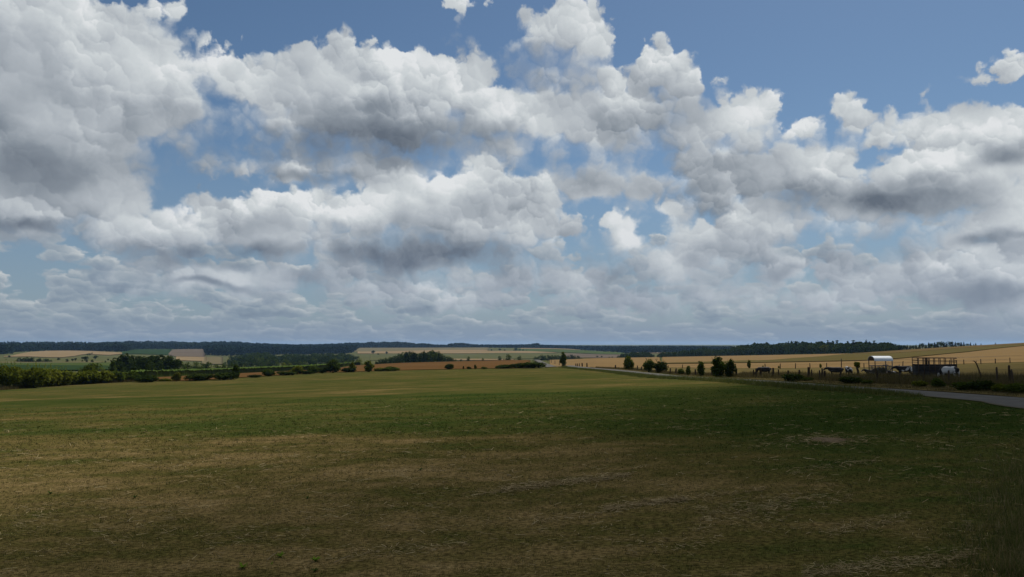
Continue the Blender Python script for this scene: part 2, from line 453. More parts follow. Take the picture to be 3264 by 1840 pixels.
def meadow_colour(t):
    """mown meadow: how dry it is, by swath and by patch"""
    p = pos(t); x, y, z = t.sep(p)
    big = t.noise(scaled(t, p, 0.030, 0.10, 0), 1.0, 3.0, 0.55)
    mid = t.noise(scaled(t, p, 0.16, 0.32, 0), 1.0, 4.0, 0.6)
    sm = t.noise(scaled(t, p, 1.1, 1.6, 0), 1.0, 4.0, 0.6)
    q = y + x * 0.16 + (big - 0.5) * 34.0
    stripe = t.ramp(t.step(q, 0.0, 200.0, 0.0, 1.0, 'LINEAR'), [
        (0.0, (.66,)*3), (0.10, (.68,)*3), (0.135, (.60,)*3), (0.165, (.30,)*3), (0.195, (.28,)*3), (0.215, (.38,)*3), (0.235, (.32,)*3),
        (0.275, (.22,)*3), (0.31, (.17,)*3), (0.345, (.36,)*3), (0.365, (.62,)*3), (0.385, (.40,)*3), (0.45, (.48,)*3), (0.52, (.36,)*3), (0.60, (.52,)*3), (0.72, (.44,)*3), (1.0, (.46,)*3)])
    side = t.step(x, 0.0, 14.0, 0.0, -0.33) * t.step(y, 60.0, 15.0)
    side = side + t.step(x, -6.0, -26.0, 0.0, 0.17) * t.step(y, 36.0, 46.0) * t.step(y, 74.0, 60.0)
    dry = V(t, stripe.o) + side + (mid - 0.5) * 1.15 + (sm - 0.5) * 0.7 * t.step(y, 60.0, 15.0, 0.4, 1.0)
    return dry, sm
def meadow_mat(t):
    dry, sm = meadow_colour(t)
    p = pos(t)
    fine = t.noise(scaled(t, p, 9.0, 14.0, 0), 1.0, 5.0, 0.65)
    c = t.ramp(dry, [(0.10, (.026, .040, .0085)), (0.34, (.046, .052, .013)), (0.58, (.078, .064, .020)), (0.82, (.142, .101, .041)), (1.0, (.198, .148, .071))])
    dark = t.step(fine, 0.32, 0.66, 0.36, 1.42)
    c = t.vmath('SCALE', c); t.put(c.o.node.inputs['Scale'], dark)
    return c, (fine, 0.05, 0.9)
def blade_mat(name, stops, lift=0.0, dryw=0.75):
    def b(t):
        dry, sm = meadow_colour(t)
        r = island(t)
        v = dry * dryw + (r - 0.5) * 0.75 + lift
        return t.ramp(v, stops)
    return leafy(name, b, 0.25)
def leafy(name, build, trans=0.3):
    m = bpy.data.materials.new(name); m.use_nodes = True
    t = NT(m.node_tree); t.n.clear()
    out = t.node('ShaderNodeOutputMaterial'); d = t.node('ShaderNodeBsdfDiffuse'); tr = t.node('ShaderNodeBsdfTranslucent'); mx = t.node('ShaderNodeMixShader')
    c = build(t)
    t.put(d.inputs[0], col(c)); t.put(tr.inputs[0], col(c))
    mx.inputs[0].default_value = trans
    t.l.new(d.outputs[0], mx.inputs[1]); t.l.new(tr.outputs[0], mx.inputs[2]); t.l.new(mx.outputs[0], out.inputs[0])
    return m
def leaf_mat(name, dark, mid, light, trans=0.25):
    def b(t):
        r = island(t); o = objrand(t)
        p = V(t, t.node('ShaderNodeTexCoord').outputs['Object'])
        n = t.noise(p, 0.9, 2.0, 0.5)
        v = r * 0.45 + n * 0.5 + (o - 0.5) * 0.35 + 0.03
        return t.ramp(v, [(0.12, dark), (0.5, mid), (0.92, light)])
    return leafy(name, b, trans)
def field_mat(name, a, b, c, sx=0.02, sy=0.02, fx=0.4, fy=0.4, k=0.5, streak=None):
    def f(t):
        p = pos(t)
        big = t.noise(scaled(t, p, sx, sy, 0), 1.0, 4.0, 0.55)
        fine = t.noise(scaled(t, p, fx, fy, 0), 1.0, 5.0, 0.65)
        v = big * (1 - k) + fine * k
        if streak:
            ang, per = streak
            d = t.vmath('DOT_PRODUCT', p, (math.cos(ang) / per, math.sin(ang) / per, 0), out=1)
            w = t.noise(t.xyz(d + (big - 0.5) * 0.6, 0.0, 0.0), 1.0, 2.0, 0.6)
            v = v * 0.62 + w * 0.38
        return t.ramp(v, [(0.28, a), (0.5, b), (0.74, c)]), (fine, 0.3, 0.6)
    return material(name, f)

M = {}
M['meadow'] = material('meadow turf', meadow_mat)
M['ground'] = field_mat('rough grassland', (.050,.056,.022), (.068,.070,.028), (.095,.085,.038), .01, .01, .12, .12)
M['wheat'] = field_mat('ripe wheat', (.104,.069,.029), (.150,.099,.045), (.196,.137,.068), .012, .025, .5, .5, .55, streak=(1.25, 4.0))
M['stubble'] = field_mat('brown stubble', (.066,.035,.012), (.086,.046,.017), (.112,.066,.027), .012, .02, .4, .4, .5, streak=(1.4, 5.0))
M['tan'] = field_mat('pale stubble', (.135,.096,.050), (.170,.123,.066), (.205,.152,.085), .008, .01, .05, .05)
M['tan_grey'] = field_mat('cut grassland', (.085,.072,.036), (.105,.088,.046), (.135,.112,.06), .008, .01, .05, .05)
M['plough'] = field_mat('worked soil', (.075,.058,.042), (.095,.074,.054), (.115,.09,.064), .01, .01, .05, .05)
M['grass_green'] = field_mat('green pasture', (.032,.048,.014), (.046,.062,.018), (.064,.076,.024), .01, .012, .1, .1)
M['crop_dark'] = field_mat('dark green crop', (.014,.028,.010), (.020,.036,.012), (.030,.046,.015), .01, .02, .15, .15)
M['corn'] = field_mat('green maize', (.022,.038,.007), (.044,.068,.013), (.074,.096,.022), .05, .05, 1.2, 1.2, .7)
M['brown_strip'] = field_mat('grazed brown grass', (.075,.052,.022), (.092,.064,.027), (.112,.08,.035), .015, .02, .3, .3)
M['grass_band'] = field_mat('uncut grass strip', (.058,.050,.018), (.074,.060,.022), (.092,.072,.028), .015, .02, .3, .3)
M['pasture'] = field_mat('grazed pasture', (.060,.050,.020), (.092,.072,.029), (.128,.098,.042), .06, .09, .9, 1.4, .55)
def road_mat(t):
    p = pos(t); n = t.noise(p, 0.7, 3.0, 0.6); f = t.noise(p, 14.0, 4.0, 0.7)
    uv = V(t, t.node('ShaderNodeUVMap').outputs[0]); u, v, w = t.sep(uv)
    d = t.math('ABSOLUTE', u - 0.5)
    mid = t.step(d + (n - 0.5) * 0.10, 0.055, 0.015) * t.step(n, 0.38, 0.6)
    side = t.step(d + (n - 0.5) * 0.12, 0.42, 0.49)
    c = t.ramp(n * 0.45 + f * 0.55, [(0.3, (.075,.072,.066)), (0.5, (.100,.096,.089)), (0.7, (.130,.125,.115))])
    c = t.mix(mid * 0.35, c, (.075,.072,.045)); c = t.mix(side * 0.8, c, (.075,.068,.035))
    return c, (f, 0.03, 0.7)
M['road'] = material('gravel and worn tar', road_mat, 0.85)
M['earth'] = field_mat('bare dry earth', (.085,.062,.038), (.12,.088,.055), (.16,.12,.08), .5, .5, 4, 4)

# ------------------------------------------------------------------ ground and fields
def polar_sheet(name, r_in, r_out, nr, mat, off, full=True, azs=None):
    if azs is None:
        azs = np.radians(np.concatenate([np.arange(-180, -48, 4.0), np.arange(-48, 48, 0.3), np.arange(48, 180.1, 4.0)]))
    n = len(azs)
    ro = r_out(azs) if callable(r_out) else np.full(n, r_out)
    f = np.linspace(0, 1, nr)
    R = r_in * (ro[:, None] / r_in) ** f[None, :]
    A = np.repeat(azs[:, None], nr, 1)
    Z = h_polar(A, R) + off
    v = np.stack([R * np.sin(A), R * np.cos(A), Z], -1).reshape(-1, 3)
    i, j = np.meshgrid(np.arange(n - 1), np.arange(nr - 1), indexing='ij')
    a = i * nr + j
    q = np.stack([a, a + 1, a + nr + 1, a + nr], -1).reshape(-1, 4)
    return obj(name, mesh(name, v, q, [mat], smooth=True))
r0_polar = lambda az: np.interp(az, _az, _r[:, 1])
tag(polar_sheet('ground', 0.4, 7400.0, 240, M['ground'], -0.35), kind='structure')
tag(polar_sheet('meadow', 0.3, lambda a: r0_polar(a) + 0.5, 70, M['meadow'], 0.0), kind='structure')

def band(name, x0, x1, near, far, mat, lift=0.0, nx=None, ny=24, skirt=0.8, rough=0.0, uv=False, seed=1):
    nx = nx or max(8, int((x1 - x0) / 9))
    xs = np.linspace(x0, x1, nx); ts = np.array([ray(x, 1100)[0] for x in xs])
    yn = np.array([near(x) for x in xs]); yf = np.maximum(np.array([far(x) for x in xs]), yn + 0.5)
    f = np.linspace(0, 1, ny)
    Y = yn[:, None] * (yf / yn)[:, None] ** f[None, :]
    X = ts[:, None] * Y
    Z = h(X, Y) + lift
    if rough:
        rg = np.random.default_rng(seed); Z = Z + rg.normal(0, rough, Z.shape)
    v = np.stack([X, Y, Z], -1).reshape(-1, 3)
    i, j = np.meshgrid(np.arange(nx - 1), np.arange(ny - 1), indexing='ij')
    a = i * ny + j
    q = np.stack([a, a + 1, a + ny + 1, a + ny], -1).reshape(-1, 4)
    ring = [k * ny for k in range(nx)] + [(nx-1)*ny + j for j in range(1, ny)] + [k*ny + ny-1 for k in range(nx-2, -1, -1)] + [j for j in range(ny-2, 0, -1)]
    low = v[ring].copy(); low[:, 2] -= lift + skirt
    m = len(v); k = np.arange(len(ring)); k2 = (k + 1) % len(ring); ring = np.array(ring)
    qs = np.stack([ring[k], m + k, m + k2, ring[k2]], -1)
    o = obj(name, mesh(name, np.concatenate([v, low]), np.concatenate([q, qs]), [mat]))
    return o
S_ = dict(kind='structure')
p0_ = lambda x: p0_of(x) + 0.6
# brown stubble beyond the meadow's edge, and the maize behind it
stub_far = curve([(470,1206),(560,1201),(640,1197),(764,1191),(888,1185),(1000,1179),(1090,1172),(1137,1164),(1280,1157.5),(1500,1150),(1640,1148.6),(1690,1148.3)], 150, 455)
tag(band('stubble_field', 470, 1690, p0_, stub_far, M['stubble'], 0.12, ny=40), **S_)
corn_far = curve([(440,1192),(640,1186),(764,1183),(888,1178),(1000,1173),(1090,1166),(1150,1162)], 150, 470)
tag(band('maize_field', 420, 1150, lambda x: stub_far(x) + 0.5, lambda x: np.maximum(corn_far(x), stub_far(x) + 25) + 12, M['corn'], 1.9, nx=240, ny=26, skirt=0.6, rough=0.16), **S_)
# left: dark crop, green strip, track, pale field, worked soil
tag(band('dark_crop_field', -900, 560, curve([(-900,1184),(0,1184),(300,1182),(560,1180)], 260, 620), curve([(-900,1165),(0,1165),(250,1167),(400,1170),(560,1172)], 260, 900), M['crop_dark'], 0.5), **S_)
tag(band('green_strip', -900, 560, curve([(-900,1164.5),(0,1164.5),(250,1166.5),(400,1169.5),(560,1171.5)], 260, 900), curve([(-900,1157.5),(0,1157.5),(300,1157),(560,1160)], 350, 1200), M['grass_green'], 0.3), **S_)
tag(band('farm_track', -900, 330, curve([(-900,1157),(0,1157),(300,1156.5),(330,1156)], 350, 1200), curve([(-900,1154.5),(0,1154),(200,1154.2),(330,1154.6)], 350, 1300), M['tan_grey'], 0.2), **S_)
tag(band('pale_field', 14, 404, curve([(14,1138.6),(40,1138.6),(90,1138),(162,1140.4),(205,1140),(239,1136.4),(273,1130),(307,1131),(350,1133),(404,1128)], 600, 2400), curve([(14,1137),(39,1134.6),(99,1122.7),(160,1119),(222,1118.4),(290,1120),(341,1122),(404,1126)], 600, 2600), M['tan'], 0.6, nx=90), **S_)
tag(band('dark_field', 390, 548, curve([(390,1130),(548,1133)], 900, 2400), curve([(390,1121),(440,1114),(548,1113.6)], 900, 2600), M['crop_dark'], 0.6), **S_)
tag(band('worked_field', 538, 655, curve([(538,1132),(560,1137),(655,1137)], 900, 2400), curve([(538,1128),(550,1116),(575,1114),(655,1113.5)], 900, 2500), M['plough'], 0.6), **S_)
tag(band('pale_field', 562, 660, curve([(562,1150),(660,1152)], 700, 2200), curve([(562,1138),(660,1138)], 700, 2400), M['tan'], 0.7), **S_)
tag(band('hay_field', 645, 712, curve([(645,1162),(712,1162)], 600, 2000), curve([(645,1140),(690,1137),(712,1139)], 600, 2400), M['tan_grey'], 0.7), **S_)
# the far slope in the middle, in strips
tag(band('cut_field', 1130, 1560, curve([(1130,1122),(1300,1120),(1560,1117)], 900, 2500), curve([(1130,1109),(1280,1109),(1560,1108.4)], 900, 2700), M['tan_grey'], 0.5), **S_)
tag(band('pale_field', 1140, 1775, curve([(1140,1128),(1280,1128),(1500,1127.8),(1680,1126.6),(1775,1126)], 900, 2400), curve([(1140,1121.5),(1280,1120),(1400,1116.2),(1545,1115.8),(1560,1120),(1690,1120.3),(1740,1122.6),(1775,1125)], 900, 2600), M['tan'], 0.7), **S_)
tag(band('grey_green_field', 1180, 1900, curve([(1180,1150),(1500,1144.8),(1900,1141)], 600, 1700), curve([(1180,1128.6),(1500,1128.4),(1775,1127),(1900,1129.5)], 900, 2400), M['ground'], 0.4), **S_)
tag(band('green_strip', 1640, 1990, curve([(1640,1119.5),(1800,1124),(1890,1128.5),(1990,1131)], 900, 2400), curve([(1640,1113),(1760,1113.5),(1890,1119),(1990,1125)], 900, 2600), M['grass_green'], 0.6), **S_)
tag(band('pale_strip', 1660, 1850, curve([(1660,1112.6),(1760,1113),(1850,1116.5)], 900, 2500), curve([(1660,1110),(1760,1110.8),(1850,1114.6)], 900, 2700), M['tan'], 0.6), **S_)
tag(band('worked_field', 1800, 2010, curve([(1800,1140),(2010,1141)], 700, 1700), curve([(1800,1127),(1890,1129.5),(2010,1131.5)], 900, 2400), M['plough'], 0.5), **S_)
tag(band('pale_strip', 1380, 1640, curve([(1380,1150.5),(1640,1148.6)], 470, 1100), curve([(1380,1144.8),(1500,1144.4),(1640,1146)], 600, 1300), M['tan'], 0.5), **S_)
tag(band('pale_field', 2020, 2130, curve([(2020,1127),(2130,1127)], 900, 2500), curve([(2020,1116.5),(2070,1114.3),(2110,1114.6),(2130,1117)], 900, 2700), M['tan'], 0.8), **S_)
# right: wheat on both sides of a grass strip, brown grass up to the skyline
crest = lambda x: float(np.interp(x, sorted(LAND), [LAND[k][1][0] for k in sorted(LAND)]))
w1_far = curve([(2110,1161),(2260,1160),(2420,1157.6),(2534,1155.6),(2682,1153),(2773,1150.5),(2846,1146),(2909,1140),(3004,1130.5),(3086,1123),(3187,1111),(3264,1103),(3420,1096),(4200,1094)], 105, 640)
band_far = curve([(2110,1160),(2260,1154.5),(2380,1150.5),(2465,1149),(2522,1143.7),(2619,1137.7),(2687,1130.5),(2713,1128.3),(2830,1128.5),(2943,1121),(3045,1112),(3147,1106.5),(3264,1099),(3420,1094.5),(4200,1092.5)], 105, 680)
def w1f(x): return crest(x) + 6 if x < 2110 else float(w1_far(x))
tag(band('wheat_field', 1752, 2110, p0_, w1f, M['wheat'], 0.05, ny=40), **S_)
tag(band('wheat_field', 2110, 4200, p0_, w1f, M['wheat'], 0.05, ny=40), **S_)
tag(band('grass_strip', 2110, 4200, lambda x: w1_far(x) + 0.3, lambda x: np.minimum(band_far(x), crest(x) + 4), M['grass_band'], 0.25), **S_)
tag(band('wheat_field', 2110, 2716, lambda x: band_far(x) + 0.3, lambda x: crest(x) + 6, M['wheat'], 0.05), **S_)
tag(band('brown_field', 2716, 4200, lambda x: np.minimum(band_far(x) + 0.3, crest(x) + 4), lambda x: crest(x) + 8, M['brown_strip'], 0.3), **S_)
# ------------------------------------------------------------------ the lane
road_px = [(1862,1170.5),(1900,1174),(1993,1181),(2200,1202),(2420,1211.5),(2740,1235),(2940,1246),(3100,1257),(3264,1271),(4200,1335)]
rr = np.array([on_plane(*p) for p in road_px])                 # its right edge on the plane
LANE_W = 3.4
cx_ = list(rr[:, 0] - LANE_W / 2); cy_ = list(rr[:, 1])
ys_ = np.array(cy_ + [230.0, 290.0, 370.0, 462.0, 20.0, -60.0]); xs_ = np.array(cx_ + [15.4, 15.1, 14.9, 14.9, 29.0, 31.0])
o_ = np.argsort(ys_); ys_, xs_ = ys_[o_], xs_[o_]
def lane_x(Y): return np.interp(Y, ys_, xs_)                   # middle of the narrow lane
def lane_w(Y): return np.interp(Y, [16, 30, 35, 39, 45, 60], [10.0, 7.4, 4.7, 3.4, 3.1, LANE_W])   # it opens out where it comes up beside the camera
def lane_left(Y): return lane_x(Y) + LANE_W/2 - lane_w(Y)
def build_lane():
    Y = np.concatenate([np.arange(-60, 180, 1.5), np.arange(180, 470, 4.0)])
    X = lane_x(Y); k = np.ones(9) / 9
    X = np.convolve(np.pad(X, 4, mode='edge'), k, 'valid')
    dx = np.gradient(X, Y); n = np.hypot(1, dx)
    us = np.array([0, .12, .25, .4, .5, .6, .75, .88, 1.0]); crown = np.array([0, .035, .03, .05, .065, .05, .03, .035, 0])
    rg = np.random.default_rng(4)
    v, uv = [], []
    for i in range(len(Y)):
        for u, c in zip(us, crown):
            w = float(lane_w(Y[i])) * (1 + 0.05 * math.sin(Y[i] * .37) + 0.04 * math.sin(Y[i] * .9))
            s = (u - 1) * w + LANE_W / 2
            px_, py_ = X[i] + s / n[i], Y[i] - s * dx[i] / n[i]
            v.append((px_, py_, float(h(px_, py_)) + 0.03 + c + (0.12 if Y[i] > 185 else 0))); uv.append((u, Y[i]))
    m = len(us); i, j = np.meshgrid(np.arange(len(Y) - 1), np.arange(m - 1), indexing='ij'); a = i * m + j
    q = np.stack([a, a + 1, a + m + 1, a + m], -1).reshape(-1, 4)
    me = mesh('road', v, q, [M['road']], smooth=True)
    l = me.uv_layers.new(name='UVMap'); vi = np.zeros(len(me.loops), dtype=np.int32); me.loops.foreach_get('vertex_index', vi)
    l.data.foreach_set('uv', np.array(uv, dtype=np.float32)[vi].ravel())
    tag(obj('road', me), kind='structure')
build_lane()
FENCE = [(1834,1167.5),(1900,1173),(2018,1179.5),(2137,1192.5),(2217,1197),(2346,1203),(2482,1206),(2614,1212),(2798,1222),(3023,1227),(3264,1238),(4200,1308)]
def fence_y(x): return np.interp(x, [f[0] for f in FENCE], [f[1] for f in FENCE])
roadside = lambda x: float(np.interp(x, [p[0] for p in road_px], rr[:, 1]))
fence_Y = lambda x: on_plane(x, float(fence_y(x)))[1]
tag(band('verge', 1880, 4200, lambda x: roadside(x) - 0.1, lambda x: fence_Y(x) + 0.6, M['pasture'], 0.05, ny=14, skirt=0.1), kind='structure')
tag(band('pasture', 1880, 4200, lambda x: fence_Y(x) + 0.6, lambda x: p0_of(x) + 0.4, M['pasture'], 0.04, ny=20, skirt=0.1), kind='structure')

# ------------------------------------------------------------------ foliage
M['bark'] = material('bark', lambda t: t.ramp(t.noise(V(t, t.node('ShaderNodeTexCoord').outputs['Object']), 6.0, 4.0, 0.6), [(0.3, (.035,.028,.02)), (0.7, (.085,.07,.052))]))
M['leaf_olive'] = leaf_mat('olive leaves', (.040,.054,.006), (.098,.114,.012), (.165,.170,.022), .45)
M['leaf_dark'] = leaf_mat('dark leaves', (.010,.018,.004), (.026,.040,.008), (.056,.074,.014), .35)
M['leaf_mid'] = leaf_mat('green leaves', (.018,.032,.005), (.046,.068,.010), (.090,.110,.018), .38)
M['leaf_yellow'] = leaf_mat('yellow green leaves', (.045,.055,.007), (.085,.092,.012), (.13,.13,.022))
M['leaf_wood'] = leaf_mat('wood leaves', (.008,.017,.005), (.022,.038,.009), (.048,.068,.014), .3)
M['needle'] = leaf_mat('conifer needles', (.006,.011,.007), (.013,.021,.011), (.024,.034,.016), 0.1)
M['leaf_far'] = leaf_mat('far leaves', (.005,.011,.008), (.010,.019,.012), (.020,.032,.017), 0.15)

def leaf_cloud(rg, lobes, n, size, flat=0.5):
    """n leaf clumps (bent quads) spread through and over a set of lobes"""
    L = np.array(lobes, float); vol = L[:, 3] * L[:, 4] * L[:, 5]
    k = rg.choice(len(L), n, p=vol ** 0.75 / (vol ** 0.75).sum())
    d = rg.normal(size=(n, 3)); d /= np.linalg.norm(d, axis=1)[:, None]
    rad = 1.0 - 0.55 * rg.random(n) ** 2.2 + rg.normal(0, .05, n)
    c = L[k, :3] + d * L[k, 3:] * rad[:, None]
    nn = d * 0.7 + rg.normal(0, .55, (n, 3)); nn[:, 2] += 0.25
    nn /= np.linalg.norm(nn, axis=1)[:, None]
    a = np.cross(nn, rg.normal(size=(n, 3))); a /= np.linalg.norm(a, axis=1)[:, None]
    b = np.cross(nn, a)
    s = size * (0.45 + 0.9 * rg.random(n))[:, None]
    e = 0.45 + 0.4 * rg.random(n)[:, None]
    v = np.stack([c - a * s, c - b * s * e + nn * s * .12, c + a * s, c + b * s * e + nn * s * .12], 1)
    v[..., 2] = np.maximum(v[..., 2], 0.02)
    return v.reshape(-1, 3), np.arange(4 * n).reshape(-1, 4)
def bush_mesh(seed, n=900, size=0.10, kind='round'):
    """unit height and width"""
    rg = np.random.default_rng(seed); lobes = []
    if kind == 'round':
        for i in range(11):
            a = rg.random() * 6.283; r = 0.30 * math.sqrt(rg.random()); zc = 0.28 + 0.48 * rg.random() * (1 - r)
            s = 0.15 + 0.11 * rg.random(); lobes.append((r * math.cos(a), r * math.sin(a), zc, s, s, s * .95))
        lobes.append((0, 0, .42, .34, .34, .40))
    elif kind == 'tall':
        for i in range(10):
            zc = .18 + .68 * i / 9; w = .36 * (1 - abs(zc - .45) * 1.0)
            a = rg.random() * 6.283; lobes.append((w * .5 * math.cos(a), w * .5 * math.sin(a), zc, w * .62, w * .62, .16))
        lobes.append((0, 0, .42, .26, .26, .40)); lobes.append((.05, 0, .86, .10, .10, .16))
    elif kind == 'low':
        for i in range(12):
            a = (i + rg.random()) / 12 * 6.283; r = .34 * rg.random() ** .5; s = .15 + .08 * rg.random()
            lobes.append((r * math.cos(a), r * math.sin(a), .34 + .3 * rg.random() * (1 - r), s, s, .26))
        lobes.append((0, 0, .38, .40, .40, .42))
    v, q = leaf_cloud(rg, lobes, n, size)
    # stray shoots over the top
    m = 9; b = []
    for i in range(m):
        a = rg.random() * 6.283; r = .3 * rg.random(); x, y = r * math.cos(a), r * math.sin(a); z0 = .7 + .2 * rg.random() * (1 - r)
        for k_ in range(5):
            f = k_ / 4; p = np.array([x * (1 + .3 * f), y * (1 + .3 * f), z0 + .15 * f])
            e = rg.normal(0, 1, 3); e /= np.linalg.norm(e); g = np.cross(e, rg.normal(0, 1, 3)); g /= np.linalg.norm(g); s = size * .5
            b += [p - e * s, p - g * s * .5, p + e * s, p + g * s * .5]
    b = np.array(b); q2 = np.arange(len(b)).reshape(-1, 4) + len(v)
    return np.concatenate([v, b]), np.concatenate([q, q2])
def stem_mesh(seed, hgt=0.6, r=0.02, n=5):
    rg = np.random.default_rng(seed); m = MB()
    for i in range(n):
        a = i / n * 6.283 + rg.random(); s = .06 + .16 * rg.random()
        m.tube([(.02 * math.cos(a), .02 * math.sin(a), -.03), (s * .5 * math.cos(a), s * .5 * math.sin(a), hgt * .4), (s * math.cos(a), s * math.sin(a), hgt * (.8 + .3 * rg.random()))], [r, r * .7, r * .35], 5)
    return m
def mb_mesh(m, name, mats):
    f = []
    if m.q: f.append(np.concatenate(m.q))
    if m.t: f.append(np.concatenate(m.t))
    return mesh(name, np.concatenate(m.v), f, mats)
_bush = {}
def bush_variant(kind, leaf, k):
    key = (kind, leaf, k)
    if key not in _bush:
        v, q = bush_mesh(hash((kind, k)) % 9973 if False else {'round': 11, 'tall': 31, 'low': 51}[kind] + k * 7, 1500, {'round': .060, 'tall': .055, 'low': .060}[kind], kind)
        _bush[key] = (mesh('crown', v, q, [M[leaf]]), mb_mesh(stem_mesh(k + 5), 'stem', [M['bark']]))
    return _bush[key]
RB = random.Random(3)
def shrub(name, px, yb, wpx, ytop, label, category='shrub', kind='round', leaf='leaf_mid', group=None, Y=None, deep=1.0):
    """a shrub standing where the sight line of (px, yb) meets the ground (or at distance Y)"""
    t, s = ray(px, yb)
    if Y is None: X, Y = on_plane(px, yb)
    else: X = t * Y
    zb = float(h(X, Y)); ztop = ray(px, ytop)[1] * Y
    hh = max(0.15, ztop - zb); ww = max(0.15, wpx / F * Y)
    k = RB.randrange(4); cr, st = bush_variant(kind, leaf, k)
    root = obj(name, None, loc=(X, Y, zb), rz=RB.random() * 6.28); root.empty_display_size = .2
    tag(root, label, category, group)
    sc = (ww * 1.12, ww * 1.12 * deep, hh * 1.12)
    obj('crown', cr, root, sc=sc); obj('stem', st, root, sc=sc)
    return root

# ---- trees: trunk and limbs with a crown of leaf clumps, unit height
def tree_meshes(seed, form, n, size, leaf):
    rg = np.random.default_rng(seed); lobes = []; m = MB()
    if form == 'broad':
        m.tube([(0,0,-.03),(.01,0,.18),(0,.01,.42),(.01,0,.7)], [.035,.028,.02,.008], 6)
        for i in range(9):
            a = i * 2.4 + rg.random() * .5; z0 = .22 + .35 * rg.random(); r = .18 + .14 * rg.random(); z1 = z0 + .12 + .22 * rg.random()
            m.tube([(0,0,z0),(r*.5*math.cos(a), r*.5*math.sin(a), (z0+z1)/2+.03),(r*math.cos(a), r*math.sin(a), z1)], [.014,.009,.004], 5)
            s = .13 + .08 * rg.random(); lobes.append((r*math.cos(a), r*math.sin(a), min(z1, .84), s, s, s*.85))
        for i in range(6):
            a = rg.random()*6.283; r = .14*rg.random(); s = .14 + .06*rg.random(); lobes.append((r*math.cos(a), r*math.sin(a), .62 + .22*rg.random(), s, s, s*.9))
        lobes.append((0,0,.52,.26,.26,.30))
    elif form == 'edge':
        m.tube([(0,0,-.03),(.01,0,.3),(0,.01,.7)], [.035,.024,.008], 6)
        for i in range(12):
            a = rg.random()*6.283; r = .30*math.sqrt(rg.random()); z1 = .10 + .74*rg.random()*(1-.6*r); s = .13 + .08*rg.random()
            lobes.append((r*math.cos(a), r*math.sin(a), z1, s, s, s*.8))
        for i in range(6):
            a = i*1.05 + rg.random()*.4; lobes.append((.28*math.cos(a), .28*math.sin(a), .12, .17, .17, .14))
        lobes.append((0,0,.50,.28,.28,.40)); lobes.append((.04,-.03,.82,.15,.15,.15))
    elif form == 'tall':
        m.tube([(0,0,-.03),(0,.01,.3),(.01,0,.8)], [.028,.02,.006], 6)
        for i in range(13):
            z = .20 + .70*i/12; w = .20*(1-((z-.48)/.62)**2); a = rg.random()*6.283
            m.tube([(0,0,z-.06),(w*.6*math.cos(a), w*.6*math.sin(a), z+.03)], [.009,.003], 4)
            lobes.append((w*.45*math.cos(a), w*.45*math.sin(a), z, w*.7+.03, w*.7+.03, .10))
    else:
        m.tube([(0,0,-.03),(0,0,.5),(0,0,.97)], [.025,.016,.004], 6)
        for i in range(13):
            z = .10 + .84*i/12; w = .21*(1-z)+.015; 
            for j in range(3):
                a = rg.random()*6.283; lobes.append((w*.55*math.cos(a), w*.55*math.sin(a), z, w*.62, w*.62, .045))
    v, q = leaf_cloud(rg, lobes, n, size)
    return mesh('crown', v, q, [M[leaf]]), mb_mesh(m, 'trunk', [M['bark']])
_tree = {}
def tree_variant(form, leaf, k, n, size):
    key = (form, leaf, k, n)
    if key not in _tree: _tree[key] = tree_meshes(100 + k * 13 + len(form), form, n, size, leaf)
    return _tree[key]
def tree(name, px, ytop, Y, label, category='tree', form='broad', leaf='leaf_wood', group=None, n=420, size=.055, wide=1.0, base=None, X=None, maxh=None, sink=0.0):
    t = ray(px, ytop)[0]; X = t * Y if X is None else X
    zb = float(h(X, Y)) - 0.3 - sink; zt = ray(px, ytop)[1] * Y
    hh = max(1.2, zt - zb)
    if maxh: hh = min(hh, maxh)
    k = RB.randrange(4); cr, tr = tree_variant(form, leaf, k, n, size)
    root = obj(name, None, loc=(X, Y, zb), rz=RB.random() * 6.28); tag(root, label, category, group)
    w = hh * wide * RB.uniform(.88, 1.12)
    obj('crown', cr, root, sc=(w, w, hh)); obj('trunk', tr, root, sc=(w, w, hh))
    return root

# ---- the hedge on the left and the shrubs along the meadow's far edge
HEDGE = [(-60,70,1160,1247,'olive hedge bush at the very start of the hedge on the meadow edge'),(8,62,1158,1242,'tall olive hedge bush at the left end of the long hedge'),(46,52,1162,1240,'olive hedge bush second along the hedge from its left end'),
 (80,46,1172,1238,'shorter olive bush in a dip between taller hedge bushes'),(110,66,1166,1237,'broad olive hedge bush left of the dark gap in the hedge'),(141,26,1184,1232,'narrow very dark bush filling the gap in the hedge'),
 (158,52,1170,1233,'olive hedge bush just right of the dark gap'),(188,58,1177,1231,'low rounded olive bush where the hedge begins to drop'),(222,50,1184,1228,'smallest olive bush in the middle of the hedge'),
 (258,62,1180,1226,'olive hedge bush with pale tip near the middle of the hedge'),(294,58,1176,1224,'tallest bush in the right half of the hedge'),(330,58,1178,1222,'dense olive bush left of the big dark tree group'),
 (366,52,1180,1220,'olive bush at the foot of the big dark tree group'),(398,46,1185,1218,'low green bush under the big dark trees'),(424,42,1184,1217,'last green bush at the right end of the long hedge')]
for i, (x, w, yt, yb, lab) in enumerate(HEDGE):
    shrub('hedge_bush', x, yb, w * 1.25, yt, lab, 'bush', 'round', 'leaf_dark' if w < 30 else ('leaf_mid' if i > 11 else 'leaf_olive'), 'bushes of the long hedge on the left')
tree('hedge_tree', 296, 1153, 190, 'slim dark tree rising behind the middle of the hedge', form='broad', leaf='leaf_mid', n=700, size=.05)
tree('hedge_tree', 280, 1160, 185, 'small dark tree just left of the slim one behind the hedge', form='broad', leaf='leaf_mid', n=700, size=.05)
tree('hedge_tree', 360, 1150, 230, 'narrow dark tree standing alone before the green strip', form='tall', leaf='leaf_mid', n=700, size=.05)
